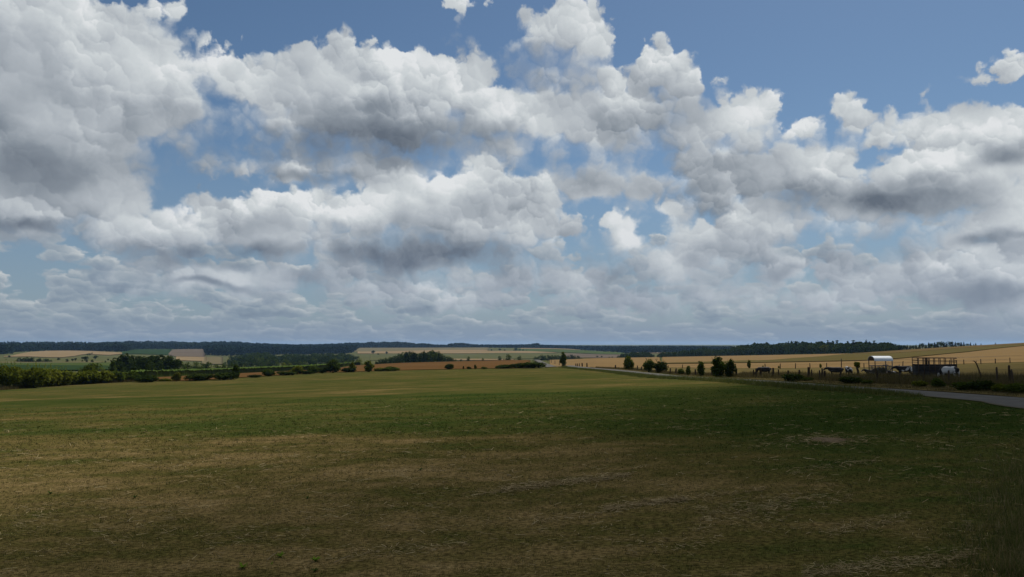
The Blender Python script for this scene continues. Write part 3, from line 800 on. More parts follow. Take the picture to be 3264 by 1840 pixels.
EDGE_SHRUBS = [
 (467,66,1196,1219,'low','leaf_dark','low dark dome of a bush right of the hedge end'),
 (562,32,1187,1216,'round','leaf_yellow','small round yellow-green bush alone on the meadow edge'),
 (526,30,1206,1216,'low','leaf_olive','flat pale weed clump left of the yellow-green bush'),
 (632,72,1189,1214,'low','leaf_dark','dark oval bush right of the yellow-green bush'),
 (716,80,1184,1211,'low','leaf_dark','long dark bush with a taller tip at its right end'),
 (752,30,1166,1208,'tall','leaf_mid','taller green tip at the right end of a long dark bush'),
 (812,38,1194,1204,'low','leaf_dark','flat dark bush before the brown stubble'),
 (856,46,1176,1200,'round','leaf_mid','middle-sized green bush before the maize'),
 (912,50,1182,1197,'low','leaf_dark','low dark bush left of a yellowish bush'),
 (946,42,1166,1194,'round','leaf_olive','yellowish bush in the shrub row before the maize'),
 (1000,44,1164,1191,'round','leaf_mid','green bush left of the biggest dark bush'),
 (975,44,1180,1193,'low','leaf_dark','low dark bush between yellowish and green bushes'),
 (1062,54,1148,1189,'round','leaf_dark','biggest dark round bush in the row along the meadow edge'),
 (1028,34,1172,1190,'round','leaf_dark','dark bush leaning on the left of the biggest bush'),
 (1112,48,1171,1187,'low','leaf_dark','low dark bush under a yellow-topped bush'),
 (1124,28,1158,1186,'tall','leaf_yellow','yellow-topped bush right of the biggest dark bush'),
 (1176,42,1154,1186,'tall','leaf_olive','upright olive bush at the right of the row'),
 (1212,30,1172,1184,'low','leaf_olive','low olive clump after the upright olive bush'),
 (1246,56,1168,1183,'low','leaf_mid','last low bush at the right end of the shrub row'),
 (1432,32,1159,1178,'round','leaf_dark','square dark bush alone before the brown stubble'),
 (1477,7,1168,1177,'tall','leaf_dark','thin sapling right of the lone square bush'),
 (1495,17,1169,1177,'round','leaf_dark','small round bush first right of the thin sapling'),
 (1515,12,1164,1177,'tall','leaf_mid','small pointed shrub between two small round bushes'),
 (1543,18,1169,1177,'low','leaf_mid','small flat bush left of the long dark thicket'),
 (1606,60,1162,1175,'low','leaf_dark','low left end of the long dark thicket by the lane'),
 (1660,56,1156,1174,'low','leaf_dark','middle of the long dark thicket by the lane'),
 (1702,62,1152,1174,'low','leaf_dark','tall right end of the long dark thicket by the lane'),
 (1795,28,1128,1168,'tall','leaf_mid','single upright bushy tree on the crest beside the lane'),
 (2005,36,1136,1180,'round','leaf_mid','oval green bush first along the lane from the crest'),
 (2069,40,1142,1187,'round','leaf_mid','left half of the twin bush by the lane'),
 (2104,42,1149,1189,'round','leaf_dark','right half of the twin bush by the lane'),
 (2172,24,1174,1195,'round','leaf_mid','low bush between fence posts left of a pointed one'),
 (2194,24,1170,1197,'tall','leaf_mid','small pointed bush between fence posts'),
 (2233,36,1156,1200,'tall','leaf_mid','medium pointed bush left of the big double bush'),
 (2292,66,1145,1204,'tall','leaf_mid','big dark bush by the lane, left and taller half'),
 (2328,46,1152,1204,'tall','leaf_dark','right half of the big dark bush by the lane'),
 (2527,58,1189,1216,'low','leaf_dark','low dark bush on the verge below the black cow field'),
 (2568,40,1202,1216,'low','leaf_dark','flat weedy bush on the verge right of the low dark bush'),
 (2712,60,1198,1224,'low','leaf_dark','dark round bush on the verge in front of the lying cow'),
 (2764,30,1210,1226,'low','leaf_mid','small weed clump right of the dark verge bush'),
 (2930,44,1212,1234,'low','leaf_olive','olive weed clump on the verge below the trailer'),
 (2988,46,1206,1237,'round','leaf_mid','weedy bush on the verge left of the white cow'),
 (3084,66,1214,1246,'low','leaf_mid','wide dark bramble on the verge right of the white cow'),
 (3130,56,1208,1248,'low','leaf_dark','dark bramble under the crooked dead branch'),
 (3194,60,1222,1252,'low','leaf_olive','dark bramble second from the right picture edge'),
 (3252,66,1218,1256,'low','leaf_mid','dark bramble at the right picture edge'),
]
for x, w, yt, yb, kd, lf, lab in EDGE_SHRUBS:
    shrub('shrub', x, yb, w, yt, lab, 'shrub', kd, lf, 'shrubs along the lane' if x > 1850 else 'shrubs along the meadow edge', deep=1.3 if kd == 'low' else 1.0)
for x, yb, w, yt, lab in [(2388,1175,16,1150,'stubby round shrub on the back fence behind the grazing cow'),(2615,1173,11,1161,'tiny round shrub on the back fence left of the black cow'),(2432,1176,8,1166,'tuft of leaves at the foot of a back fence post'),(2483,1175,9,1167,'second tuft of leaves at the foot of a back fence post')]:
    shrub('shrub', x, yb, w, yt, lab, 'shrub', 'tall', 'leaf_olive', 'shrubs on the back fence')

# ---- the big dark trees behind the hedge, and the trees that follow them
for x, yt, Y, lab in [(378,1150,260,'shrubby tree at the left of the big dark group'),(398,1125,285,'tall left crown of the big dark tree group'),(418,1130,300,'second crown of the big dark tree group'),(440,1133,290,'third crown of the big dark tree group'),
   (462,1135,275,'middle crown of the big dark tree group'),(486,1131,295,'crown right of the middle of the big dark group'),(512,1128,285,'highest right crown of the big dark tree group'),(536,1132,280,'crown near the right end of the big dark group'),
   (556,1146,290,'last sloping crown of the big dark tree group'),(430,1158,240,'low front crown of the big dark tree group'),(505,1152,245,'low dark crown at the front right of the group'),(478,1160,235,'low dark crown at the front of the group')]:
    tree('broadleaf_tree', x, yt, Y, lab, form='edge', leaf='leaf_dark', group='big dark tree group behind the hedge', n=1500, size=.058, wide=1.3)
for x, yt, Y, lab in [(580,1153,330,'round tree right after the big dark group'),(598,1152,350,'second round tree after the big dark group'),(624,1150,420,'dark round tree left of the small pale field'),(645,1155,430,'dark tree under the small pale field'),(664,1151,400,'round tree before the valley wood'),
   (690,1160,390,'low tree at the left foot of the valley wood'),(712,1158,380,'bright green round tree at the foot of the valley wood'),(738,1157,370,'bright green tree before the valley wood'),(640,1168,330,'low leafy tree above the dark oval bush')]:
    tree('broadleaf_tree', x, yt, Y, lab, form='edge', leaf='leaf_mid', group='round trees before the valley wood', n=700, size=.052, wide=1.15)

# ---- valley wood
RW = random.Random(8)
NTH = 'first second third fourth fifth sixth seventh eighth ninth tenth eleventh twelfth thirteenth fourteenth fifteenth sixteenth seventeenth'.split()
def above(x, marks): return min(marks, key=lambda m: abs(m[0] - x))[1]
MARK_R = [(2005,'the oval lane bush'),(2088,'the twin lane bush'),(2183,'the two little lane bushes'),(2233,'the pointed lane bush'),(2300,'the big double lane bush'),(2388,'the stubby fence shrub'),(2436,'the grazing dark cow'),(2527,'the low verge bush'),(2582,'the thick leaning posts'),(2640,'the black sideways cow'),(2706,'the white and black cow'),(2740,'the pollard tree'),(2790,'the feeder roof, left part'),(2830,'the feeder roof, right part')]
MARK_V = [(716,'the long dark bush'),(752,'the tall green bush tip'),(812,'the flat dark bush'),(856,'the middle-sized green bush'),(912,'the low bush left of a yellowish one'),(946,'the yellowish bush'),(1000,'the green bush'),(1062,'the biggest round bush'),(1120,'the yellow-topped bush'),(1176,'the upright olive bush')]
MARK_C = [(1210,'the low left tail'),(1245,'the rising left slope'),(1280,'the left shoulder'),(1305,'the left peak'),(1335,'the dip between the peaks'),(1365,'the broad right peak'),(1400,'the conifer spire'),(1430,'the falling right slope'),(1455,'the low right tail')]
wood_top = lambda x: np.interp(x, [690,705,730,760,800,840,880,930,980,1030,1080,1120,1150,1175], [1148,1141,1134,1128,1122,1120,1126,1122,1124,1124,1122,1126,1138,1148])
MASS = {}
def mass(key, x, yt, Y, leaf='leaf_wood', wide=1.25, con=False):
    t = ray(x, yt)[0]; zb = float(h(t * Y, Y)) - .5; hh = max(2.0, ray(x, yt)[1] * Y - zb)
    MASS.setdefault(key, []).append((t * Y, Y, zb, hh * wide, hh, con))
for row, (Y, dy) in enumerate([(640, 24), (760, 16), (900, 8), (1050, 1)]):
    for x in np.arange(700 + row * 14, 1165 - row * 10, 17.0):
        xx = x + RW.uniform(-4, 4); yt = float(wood_top(xx)) + dy + RW.uniform(-3, 5)
        if row > 1:
            mass('valley', xx, yt, Y + RW.uniform(-40, 40)); mass('valley', xx + 8, yt + RW.uniform(-2, 3), Y + 60); continue
        tree('broadleaf_tree', xx, yt, Y + RW.uniform(-40, 40), ('front' if row == 0 else 'second') + ' row tree of the valley wood, above ' + above(xx, MARK_V), form='edge', leaf=RW.choice(['leaf_wood', 'leaf_wood', 'leaf_mid']), group='trees of the valley wood', n=360, size=.062, wide=1.3)
for x, yt, Y, lab in [(905,1154,520,'pale green round tree at the front of the valley wood'),(926,1156,520,'second pale green tree at the front of the valley wood'),(1015,1160,480,'small pale tree by the maize and valley wood'),(1148,1140,560,'yellowish round tree at the right end of the valley wood'),(1165,1150,540,'green tree right of the yellowish round tree')]:
    tree('broadleaf_tree', x, yt, Y, lab, form='edge', leaf='leaf_olive', n=500, size=.055, wide=1.2)
# ---- small mixed wood behind the stubble crest
cop = lambda x: np.interp(x, [1190,1210,1240,1262,1285,1305,1322,1345,1368,1388,1402,1425,1445,1460], [1156,1145,1136,1130,1123,1114,1124,1122,1118,1117,1124,1132,1142,1149])
for row, Y in enumerate((490, 530)):
    for x in np.arange(1196 + 6 * row, 1462, 12.5):
        xx = x + RW.uniform(-3, 3)
        tree('broadleaf_tree', xx, float(cop(xx)) + RW.uniform(-1, 4) - row, Y + RW.uniform(-10, 10), ('front' if row == 0 else 'back') + ' tree of the small wood behind the stubble, at ' + above(xx, MARK_C), leaf=RW.choice(['leaf_wood', 'leaf_mid', 'leaf_wood']), form='tall' if 1290 < xx < 1405 and RW.random() < .6 else 'edge', group='trees of the small wood behind the stubble', n=420, size=.055, wide=1.25)
tree('conifer_tree', 1399, 1117, 485, 'thin dark spire of a conifer at the right of the small wood', form='conifer', leaf='needle', n=500, size=.04, wide=.8)
for x, yt, Y, lab in [(1493,1136,560,'round tree standing alone right of the small wood'),(1470,1144,540,'low bushy tree between small wood and lone round tree'),(1512,1147,540,'low bush at the right of the lone round tree'),(1539,1141,560,'tiny upright tree before the pale strip'),
   (1593,1134,640,'faint grey tree left of the tallest tree on the crest'),(1620,1127,520,'tallest round tree on the stubble crest'),(1656,1133,520,'second round tree on the stubble crest right of the tallest'),(1606,1144,520,'low bush left under the tallest crest tree'),(1640,1146,520,'low bush between the two round crest trees')]:
    tree('broadleaf_tree', x, yt, Y, lab, form='edge', leaf='leaf_mid', n=500, size=.058, wide=1.15)
for i, x in enumerate(np.arange(1706, 1856, 10.5)):
    tree('hedge_tree', x, 1128 + 4 * abs(math.sin(i * 1.7)) + max(0, (x - 1830) * .35) + max(0, 1725 - x) * .4, 760 + RW.uniform(-30, 30), NTH[i] + ' dark tree from the left in the hedgerow beyond the lane', form='edge', leaf='leaf_wood' if i % 3 else 'leaf_mid', group='trees of the hedgerow beyond the lane', n=360, size=.065, wide=1.5)
# ---- scattered trees on the far slopes
FARB = [(30,1133,1140,'small purple-grey tree at the left end of the pale field'),(64,1140,1154,'left lobe of the long dark copse in the far meadow'),(84,1138,1154.5,'second tree of the long dark copse'),(102,1138.5,1154.5,'middle tree of the long dark copse'),(124,1141,1154.5,'fourth tree of the long dark copse'),(146,1142,1154.5,'fifth tree of the long dark copse'),(162,1147,1154,'last low tree of the long dark copse'),
 (188,1140,1147,'tiny bush right of the long dark copse'),(215,1143,1154,'round tree between the tiny bush and the thin trees'),(232,1143,1152,'faint thin tree right of a round tree'),(241,1141,1151,'dark thin tree right of the faint thin tree'),(262,1138,1146,'small tree below the right of the pale field'),(274,1136,1153,'tall tree at the centre of the scattered trees'),(262,1147,1153,'low bush beneath the scattered trees'),(277,1147,1155,'low leafy bush beneath the tall scattered tree'),(294,1145,1155,'bush right of the low leafy bush'),(304,1133,1146,'dark square tree among the scattered trees'),
 (279,1127,1133.5,'left tree of the clump inside the pale field'),(286,1126,1133.5,'middle tree of the clump inside the pale field'),(293,1124,1129.5,'right tree of the clump inside the pale field'),(345,1143,1150,'small tree left of the big dark group in the far meadow'),(336,1149,1155,'low bush beside the small tree in the far meadow'),
 (1567,1113,1119.5,'left of three small trees on the far slope'),(1593,1111,1119.5,'middle of three small trees on the far slope'),(1609,1113.5,1119.5,'right of three small trees on the far slope'),(1644,1108,1118.5,'boxy dark tree at the left of the thin far copse'),(1656,1112,1118.5,'second tree of the thin far copse'),(1668,1113.5,1118.5,'third tree of the thin far copse'),(1679,1115,1118,'last low tree of the thin far copse'),
 (1904,1134,1140,'left of the small trees above the wheat crest'),(1918,1134.5,1140,'second small tree above the wheat crest'),(1942,1137,1141,'flat bush third above the wheat crest'),(1952,1136,1141,'flat bush last above the wheat crest'),
 (1190,1117,1129,'dark tree below the forest edge on the far slope'),(1205,1126,1133,'small tree under the far cut field'),(1232,1120,1130,'single tree by the pale far field')]
for x, yt, yb, lab in FARB:
    Y = hit(x, yb, 560 if x < 1890 else 700, 2700)
    cp = 'copse' in lab
    tree('broadleaf_tree', x, yt, Y, lab, form='edge' if cp or 'bush' in lab else 'broad', leaf='leaf_wood', n=300, size=.085, wide=1.9 if cp else 1.2)
# ---- the wood on the right, behind the wheat
rw_top = lambda x: np.interp(x, [1965,1985,2010,2040,2068,2085,2105,2150,2200,2250,2275,2298,2330,2362,2390,2420,2460,2500,2540,2600,2650,2685,2720,2750,2775,2800,2835,2856,2868,2880,2905,2930,2960,3000,3030,3060,3092],
                                [1133,1125,1121,1119,1122,1135,1122,1117,1112,1104,1112,1109,1103,1094,1092,1090,1090,1088.5,1085,1085.5,1087,1089,1086,1082.5,1086,1087.5,1089,1094,1102,1100,1098,1095,1092,1089,1088,1090,1093])
for row in range(3):
    for x in np.arange(1968 + row * 5, 2862, 14.0):
        xx = x + RW.uniform(-4, 4); cr_ = crest(xx)
        Y = max(cr_ + 60, 760 - max(0, xx - 2450) * .55) + row * 34 + RW.uniform(-8, 8)
        yt = float(rw_top(xx)) + (9 - row * 4.5) * (1 if xx > 2240 else .4) + RW.uniform(-1.5, 3.0)
        if 2080 < xx < 2092: continue
        con = xx > 2500 and row > 0 and RW.random() < .35
        if row == 2: mass('wheat', xx, yt - (2 if con else 0), Y, con=con); mass('wheat', xx + 6, yt + RW.uniform(-1, 3), Y + 40); continue
        tree('conifer_tree' if con else 'broadleaf_tree', xx, yt - (2 if con else 0), Y, ('front ' if row == 0 else 'second row ') + ('conifer' if con else 'broadleaf tree') + ' of the dark wood, above ' + above(xx, MARK_R),
             form='conifer' if con else 'edge', leaf='needle' if con else RW.choice(['leaf_wood', 'leaf_wood', 'leaf_dark']), group='conifers of the wood behind the wheat' if con else ('broadleaf trees of the wood behind the wheat' if xx > 2240 else 'low trees at the left end of the wood'), n=420, size=.056, wide=1.2)
tree('broadleaf_tree', 2628, 1096, 585, 'yellow-green broadleaf tree at the front of the wood behind the wheat', leaf='leaf_yellow', n=420, size=.05, wide=.9)
for i, x in enumerate(np.arange(2874, 3096, 9.5)):
    xx = x + RW.uniform(-2, 2); con = i % 3 != 1
    tree('conifer_tree' if con else 'broadleaf_tree', xx, float(rw_top(xx)) + RW.uniform(-2, 3), 560 + RW.uniform(0, 40), NTH[(i - i // 3 - (1 if i % 3 == 2 else 0)) if con else i // 3] + (' conifer' if con else ' broadleaf tree') + ' from the left on the skyline above the brown field', form='conifer' if con else 'broad', leaf='needle' if con else 'leaf_wood', group='skyline conifers above the brown field' if con else 'skyline broadleaf trees above the brown field', n=420, size=.05, wide=1.3)
for x, yt, lab in [(3110,1093,'first lone conifer right of the skyline wood'),(3103,1096,'small skyline tree beside the first lone conifer'),(3127,1094.5,'second lone skyline tree'),(3173,1092,'last lone tree on the skyline far right')]:
    tree('skyline_tree', x, yt, 575, lab, form='conifer', leaf='needle', n=420, size=.05, wide=1.2)

def build_mass(key, name, label, leaf):
    u = []
    for k in range(6):
        r2 = np.random.default_rng(300 + k); lob = []
        if k < 4:
            for i in range(10):
                a = r2.random()*6.283; r = .30*math.sqrt(r2.random()); s = .14+.09*r2.random(); lob.append((r*math.cos(a), r*math.sin(a), .15+.70*r2.random()*(1-.5*r), s, s, s*.85))
            lob.append((0,0,.48,.30,.30,.42))
        else:
            for i in range(10):
                z = .1+.84*i/9; w = .2*(1-z)+.02; lob.append((0,0,z,w,w,.06))
        u.append(leaf_cloud(r2, lob, 190, .085))
    V_, Q_, n0 = [], [], 0; rg = np.random.default_rng(6)
    for X, Y, zb, w, hh, con in MASS[key]:
        q = u[4 + rg.integers(2)] if con else u[rg.integers(4)]; a = rg.random()*6.283; c_, s_ = math.cos(a), math.sin(a)
        v = np.stack([(q[0][:,0]*c_ - q[0][:,1]*s_)*w + X, (q[0][:,0]*s_ + q[0][:,1]*c_)*w + Y, q[0][:,2]*hh + zb], -1)
        V_.append(v); Q_.append(q[1] + n0); n0 += len(v)
    tag(obj(name, mesh(name, np.concatenate(V_), np.concatenate(Q_), [M[leaf]])), label, 'wood', kind='stuff')
build_mass('valley', 'valley_wood', 'closed dark wood on the valley floor behind its front trees', 'leaf_wood')
build_mass('wheat', 'wood', 'depth of the dark wood behind the wheat field', 'leaf_wood')
# ------------------------------------------------------------------ the far woods, one mass of crowns each
def far_wood(name, label, x0, x1, base_y, top_y, y_far, step_x, rows, seed, conifer=lambda x: .15, ymin=900, th=17):
    rg = np.random.default_rng(seed); V_, Q_ = [], []; n0 = 0
    unit = []
    for k in range(6):
        n = 64; lob = []
        r2 = np.random.default_rng(900 + k)
        if k < 4:
            for i in range(7):
                a = r2.random()*6.283; r = .22*r2.random(); s = .16+.12*r2.random(); lob.append((r*math.cos(a), r*math.sin(a), .40+.40*r2.random(), s, s, s))
            lob.append((0,0,.45,.34,.34,.42))
        else:
            for i in range(8):
                z = .12+.8*i/7; w = .24*(1-z)+.03; lob.append((0,0,z,w,w,.07))
        unit.append(leaf_cloud(r2, lob, n, .17))
    for x in np.arange(x0, x1, step_x):
        Yb = hit(x, float(base_y(x)), ymin, y_far)
        for row in range(rows):
            f = row / max(1, rows - 1)
            Y = Yb * (y_far / Yb) ** f + rg.normal(0, 14)
            xx = x + rg.uniform(-.5, .5) * step_x; t = ray(xx, 1100)[0]
            zb = float(h(t * Y, Y)) - 1
            zt = ray(xx, float(top_y(xx)))[1] * Y
            hh = th * rg.uniform(.82, 1.12)
            if row >= rows - 2: hh = max(7.0, min(26.0, zt - zb)) * rg.uniform(.93, 1.04)
            else: hh = min(hh, max(6.0, zt - zb))
            con = rg.random() < conifer(xx); u = unit[4 + rg.integers(2)] if con else unit[rg.integers(4)]
            a = rg.random() * 6.283; w = max(hh, 11) * (1.25 if not con else .9)
            v = u[0].copy(); c_, s_ = math.cos(a), math.sin(a)
            v = np.stack([(v[:,0]*c_ - v[:,1]*s_) * w + t*Y, (v[:,0]*s_ + v[:,1]*c_) * w + Y, v[:,2] * hh + zb], -1)
            V_.append(v); Q_.append(u[1] + n0); n0 += len(v)
    o = obj(name, mesh(name, np.concatenate(V_), np.concatenate(Q_), [M['leaf_far']]))
    tag(o, label, 'wood', kind='stuff')
R_TOP = [(-300,1091),(0,1090),(62,1088.5),(66,1094),(84,1090),(180,1089),(250,1090),(330,1091),(352,1089),(400,1088),(440,1087),(520,1088),(640,1090),(700,1088.5),(760,1090),(860,1095),(930,1098),(1000,1097),(1040,1096),(1130,1092),(1200,1090),(1250,1089),(1290,1090.5),(1330,1096),(1350,1094),(1380,1098),(1425,1099),(1436,1095),(1470,1092.5),(1492,1096),(1510,1098),(1600,1099),(1660,1098),(1695,1097.5),(1702,1094.5),(1718,1094.5),(1724,1099),(1800,1101),(1900,1102.5),(2000,1103),(2100,1102),(2200,1103),(2330,1104)]
R_BASE = [(-300,1128),(0,1129),(36,1127),(42,1122),(100,1120),(160,1118.2),(222,1117.6),(290,1118.6),(341,1120),(395,1121),(440,1113.6),(548,1113),(655,1113.2),(660,1132),(700,1134),(760,1132),(900,1130),(1000,1130),(1100,1128),(1128,1122),(1140,1108.8),(1280,1108.6),(1500,1107.6),(1640,1109),(1700,1109.6),(1800,1112),(1890,1118),(1960,1122.5),(2000,1126)]
fi = lambda P: (lambda x: np.interp(x, [p[0] for p in P], [p[1] for p in P]))
far_wood('ridge_wood', 'blue-dark wood along the far ridge on the left', -260, 660, fi(R_BASE), fi(R_TOP), 2900, 7.5, 11, 1, lambda x: .65 if x < 330 else .1)
far_wood('ridge_wood', 'blue-dark wood sloping from the far ridge down to the valley', 658, 1142, fi(R_BASE), fi(R_TOP), 2820, 7.5, 14, 2, lambda x: .1)
far_wood('ridge_wood', 'thin dark wood along the far skyline in the middle', 1138, 1560, fi(R_BASE), fi(R_TOP), 2700, 6.5, 6, 3, lambda x: .3, ymin=1800)
far_wood('ridge_wood', 'thin blue wood on the far skyline beyond the lane', 1555, 2330, lambda x: np.minimum(fi(R_BASE)(x), 1127), fi(R_TOP), 2600, 6.5, 8, 4, lambda x: .3, ymin=1700, th=14)

# ------------------------------------------------------------------ fences
M['post'] = material('weathered wood', lambda t: t.ramp(t.noise(scaled(t, V(t, t.node('ShaderNodeTexCoord').outputs['Object']), 14, 14, 3), 1.0, 4.0, .6) * .6 + objrand(t) * .4, [(0.25, (.030,.022,.015)), (0.6, (.062,.048,.034)), (0.85, (.105,.085,.064))]))
M['wire'] = material('rusty wire', lambda t: (.06, .05, .045), .6, .4)
def post_mesh(seed, taper=.9):
    rg = random.Random(seed); m = MB(); n = 8; v = []
    zs = [-.12, .2, .6, .93, 1.0]; rs = [.5, .52, .5, .47, .40]
    for z, r in zip(zs, rs):
        for k in range(n):
            a = 6.283*k/n; q = r*(1 + .16*rg.uniform(-1, 1)); v.append((q*math.cos(a) + .08*math.sin(z*3+seed), q*math.sin(a), z + (.04*rg.uniform(-1, 1) if z == 1.0 else 0)))
    q = [(i*n+k, i*n+(k+1)%n, (i+1)*n+(k+1)%n, (i+1)*n+k) for i in range(len(zs)-1) for k in range(n)]
    m.add(v, q); top = len(zs)*n - n
    m.t.append(np.array([(top, top+k, top+k+1) for k in range(1, n-1)]))
    return mb_mesh(m, 'post', [M['post']])
POSTS = [post_mesh(i) for i in range(5)]
def fence(name, label, posts, group, wires=(.45, .78), line=None, wire_r=.006):
    """posts: (x, top y, base y, width in px, lean) in the photograph"""
    P3 = []
    for x, yt, yb, w, lean in posts:
        X, Y = on_plane(x, yb); zb = float(h(X, Y)); P3.append((X, Y, zb, max(.5, ray(x, yt)[1]*Y - zb), max(.06, w/F*Y), lean))
    root = obj(name, None, loc=P3[0][:3]); tag(root, label, 'fence', group)
    o0 = Vector(P3[0][:3])
    for i, (X, Y, zb, hh, w, lean) in enumerate(P3):
        p = obj('post', POSTS[(i*3) % 5], root, loc=Vector((X, Y, zb)) - o0, sc=(w, w, hh)); p.rotation_euler = (RB.uniform(-.05, .05), lean, RB.random()*6)
    srt = sorted(P3, key=lambda p: -p[1])
    for wh in wires:
        m = MB(); pts = []
        for a, b in zip(srt[:-1], srt[1:]):
            A = Vector((a[0], a[1], a[2] + wh)) - o0; B = Vector((b[0], b[1], b[2] + wh)) - o0
            L = (B - A).length; pts += [A, (A + B)/2 - Vector((0, 0, min(.08, .006*L)))]
        pts.append(B); m.tube(pts, wire_r, 4); m.build('wire', M['wire'], root)
    return root
fy = lambda x: float(fence_y(x))
front = [(1836,1159,0,3,.1),(1841,1159,0,3,0),(1847,1158.5,0,3,0),(1856,1157.5,0,4,.05),(1871,1158,0,4,-.05),(1962,1164,0,4,0),(2018,1166.5,0,3.5,0),(2032,1165.5,0,3.5,0),(2045,1168.5,0,4,.03),(2137,1174.5,0,4.5,.02),(2155,1174.5,0,5,-.02),(2172,1180,0,4,0),(2217.5,1177,0,5,.04),(2269,1174,0,5,.05),(2347,1176.5,0,5.5,-.1),
  (2402,1179,0,4,0),(2410,1174.8,0,4.5,0),(2424,1173.8,0,7,.02),(2463.5,1173.5,0,6.5,-.06),(2483,1178.5,0,4.5,0),(2514,1181,0,5,.05),(2548,1179,0,5.5,.03),(2577,1171,0,8.5,.04),(2588,1179,0,4.5,0),(2614,1181.5,0,5,0),(2621,1175,0,5,.05),(2630,1182,0,6.5,0),(2679,1184,0,5,0),(2797,1185.5,0,5.5,0),(2868,1190,0,5,.03),(2945,1196,0,5,-.03),(3024,1181,0,6,.02),(3088,1203,0,5,0),(3180,1172,0,6,0),(3219,1167,0,7,.03),(3229,1179,0,6,-.02),(3330,1195,0,6,0),(3450,1205,0,7,0)]
fence('fence', 'leaning wooden post and wire fence along the lane before the cows', [(x, yt, fy(x), w, l) for x, yt, _, w, l in front], 'post and wire fences', (.5, .9, 1.2))
back = [(2130,1166),(2176,1162),(2238,1161.5),(2300,1161),(2345,1160.5),(2439,1159.5),(2487,1159),(2535.5,1158),(2582,1158),(2635,1157.5),(2682,1144),(2754,1158),(2878,1151.5),(2960,1150),(3073,1147),(3127,1145),(3173,1143.5),(3220,1140.5),(3290,1138),(3400,1135)]
fence('fence', 'thin post fence at the back of the pasture before the wheat', [(x, yt, float(edge_y(x)) + 2.0, 2.6 if x > 2250 else 2.2, RB.uniform(-.05, .05)) for x, yt in back], 'post and wire fences', (.6, 1.05))
# a few old posts by the far stretch of the lane
fr = [(1745,350,375),(1755,355,380),(1769,370,410)]
rt = obj('fence', None, loc=(0, 0, 0)); tag(rt, 'short row of dark posts beside the far stretch of the lane', 'fence', 'post and wire fences')
pp = []
for i, (Y, xo) in enumerate([(300, 4.0), (330, 4.1), (362, 4.2), (398, 4.2)]):
    X = float(lane_x(Y)) + xo; pp.append((X, Y, float(h(X, Y))))
rt.location = pp[0]
for i, p in enumerate(pp): obj('post', POSTS[i % 5], rt, loc=Vector(p) - Vector(pp[0]), sc=(.22, .22, 1.5))
m_ = MB(); m_.tube([Vector(p) + Vector((0, 0, 1.2)) - Vector(pp[0]) for p in pp], .012, 4); m_.build('wire', M['wire'], rt)
# dead crooked branch standing behind the bramble on the right
X, Y = on_plane(3128, 1222); zb = float(h(X, Y))
rt = obj('dead_branch', None, loc=(X, Y, zb)); tag(rt, 'crooked dead branch leaning left out of the brambles by the fence', 'branch')
m_ = MB(); m_.tube([(.1,0,-.1),(.0,.02,.6),(-.15,0,1.05),(-.26,.05,1.45),(-.36,.03,1.62)], [.06,.055,.05,.045,.03], 7); m_.build('limb', M['post'], rt)
m_ = MB(); m_.tube([(-.30,.04,1.50),(-.46,.02,1.66),(-.58,.0,1.66)], [.035,.03,.012], 5); m_.tube([(-.3,.04,1.5),(-.22,.1,1.7)], [.025,.01], 5); m_.build('twig', M['post'], rt)
# pollard stump with a leafy head, right of the calf
X, Y = on_plane(2733, 1203); zb = float(h(X, Y)); zt = ray(2733, 1153)[1]*Y
rt = obj('pollard_tree', None, loc=(X, Y, zb)); tag(rt, 'small pollard tree with bare trunk and round leafy head in the pasture', 'tree')
H_ = zt - zb
m_ = MB(); m_.tube([(.12,0,-.1),(.08,0,.4*H_),(-.02,0,.62*H_),(0,0,.8*H_)], [.14,.12,.10,.07], 8); m_.build('trunk', M['bark'], rt)
v_, q_ = leaf_cloud(np.random.default_rng(77), [(0,0,.80*H_,.26,.26,.24),(-.1,.05,.88*H_,.18,.18,.16),(.12,0,.86*H_,.16,.16,.16),(.1,0,.68*H_,.16,.16,.12)], 420, .075)
obj('crown', mesh('crown', v_, q_, [M['leaf_olive']]), rt)

# ------------------------------------------------------------------ cattle: one skinned body each
def hide(name, thr, scale=1.6, seed=0.0, soft=.03):
    def b(t):
        p = V(t, t.node('ShaderNodeTexCoord').outputs['Object'])
        n = t.noise(t.vmath('ADD', p, (seed, seed*.7, 0)), scale, 1.5, .45)
        f = t.step(n, thr - soft, thr + soft)
        d = t.noise(p, 9.0, 3.0, .6)
        return t.mix(f, t.mix(d, (.006,.006,.007), (.018,.016,.015)), t.mix(d, (.42,.41,.39), (.58,.57,.55)))
    return material(name, b, .75, .25)
def skin(name, pts, edges, mat, parent, sub=2, root=0):
    me = bpy.data.meshes.new(name); me.from_pydata([p[:3] for p in pts], edges, []); me.update()
    o = bpy.data.objects.new(name, me); COL.objects.link(o)
    md = o.modifiers.new('skin', 'SKIN'); md.use_smooth_shade = True
    for i, p in enumerate(pts):
        r = p[3]; me.skin_vertices[0].data[i].radius = (r, r) if not hasattr(r, '__len__') else r
        me.skin_vertices[0].data[i].use_root = (i == root)
    sb = o.modifiers.new('sub', 'SUBSURF'); sb.levels = sub; sb.render_levels = sub
    dg = bpy.context.evaluated_depsgraph_get(); dg.update()
    new = bpy.data.meshes.new_from_object(o.evaluated_get(dg)); new.name = name
    bpy.data.objects.remove(o); bpy.data.meshes.remove(me)
    new.materials.clear(); new.materials.append(mat)
    new.polygons.foreach_set('use_smooth', np.ones(len(new.polygons), dtype=bool))
    return obj(name, new, parent)
M['horn'] = material('horn and hoof', lambda t: (.03, .026, .022), .6, .3)
M['muzzle'] = material('pale muzzle', lambda t: (.16, .11, .10), .6, .3)
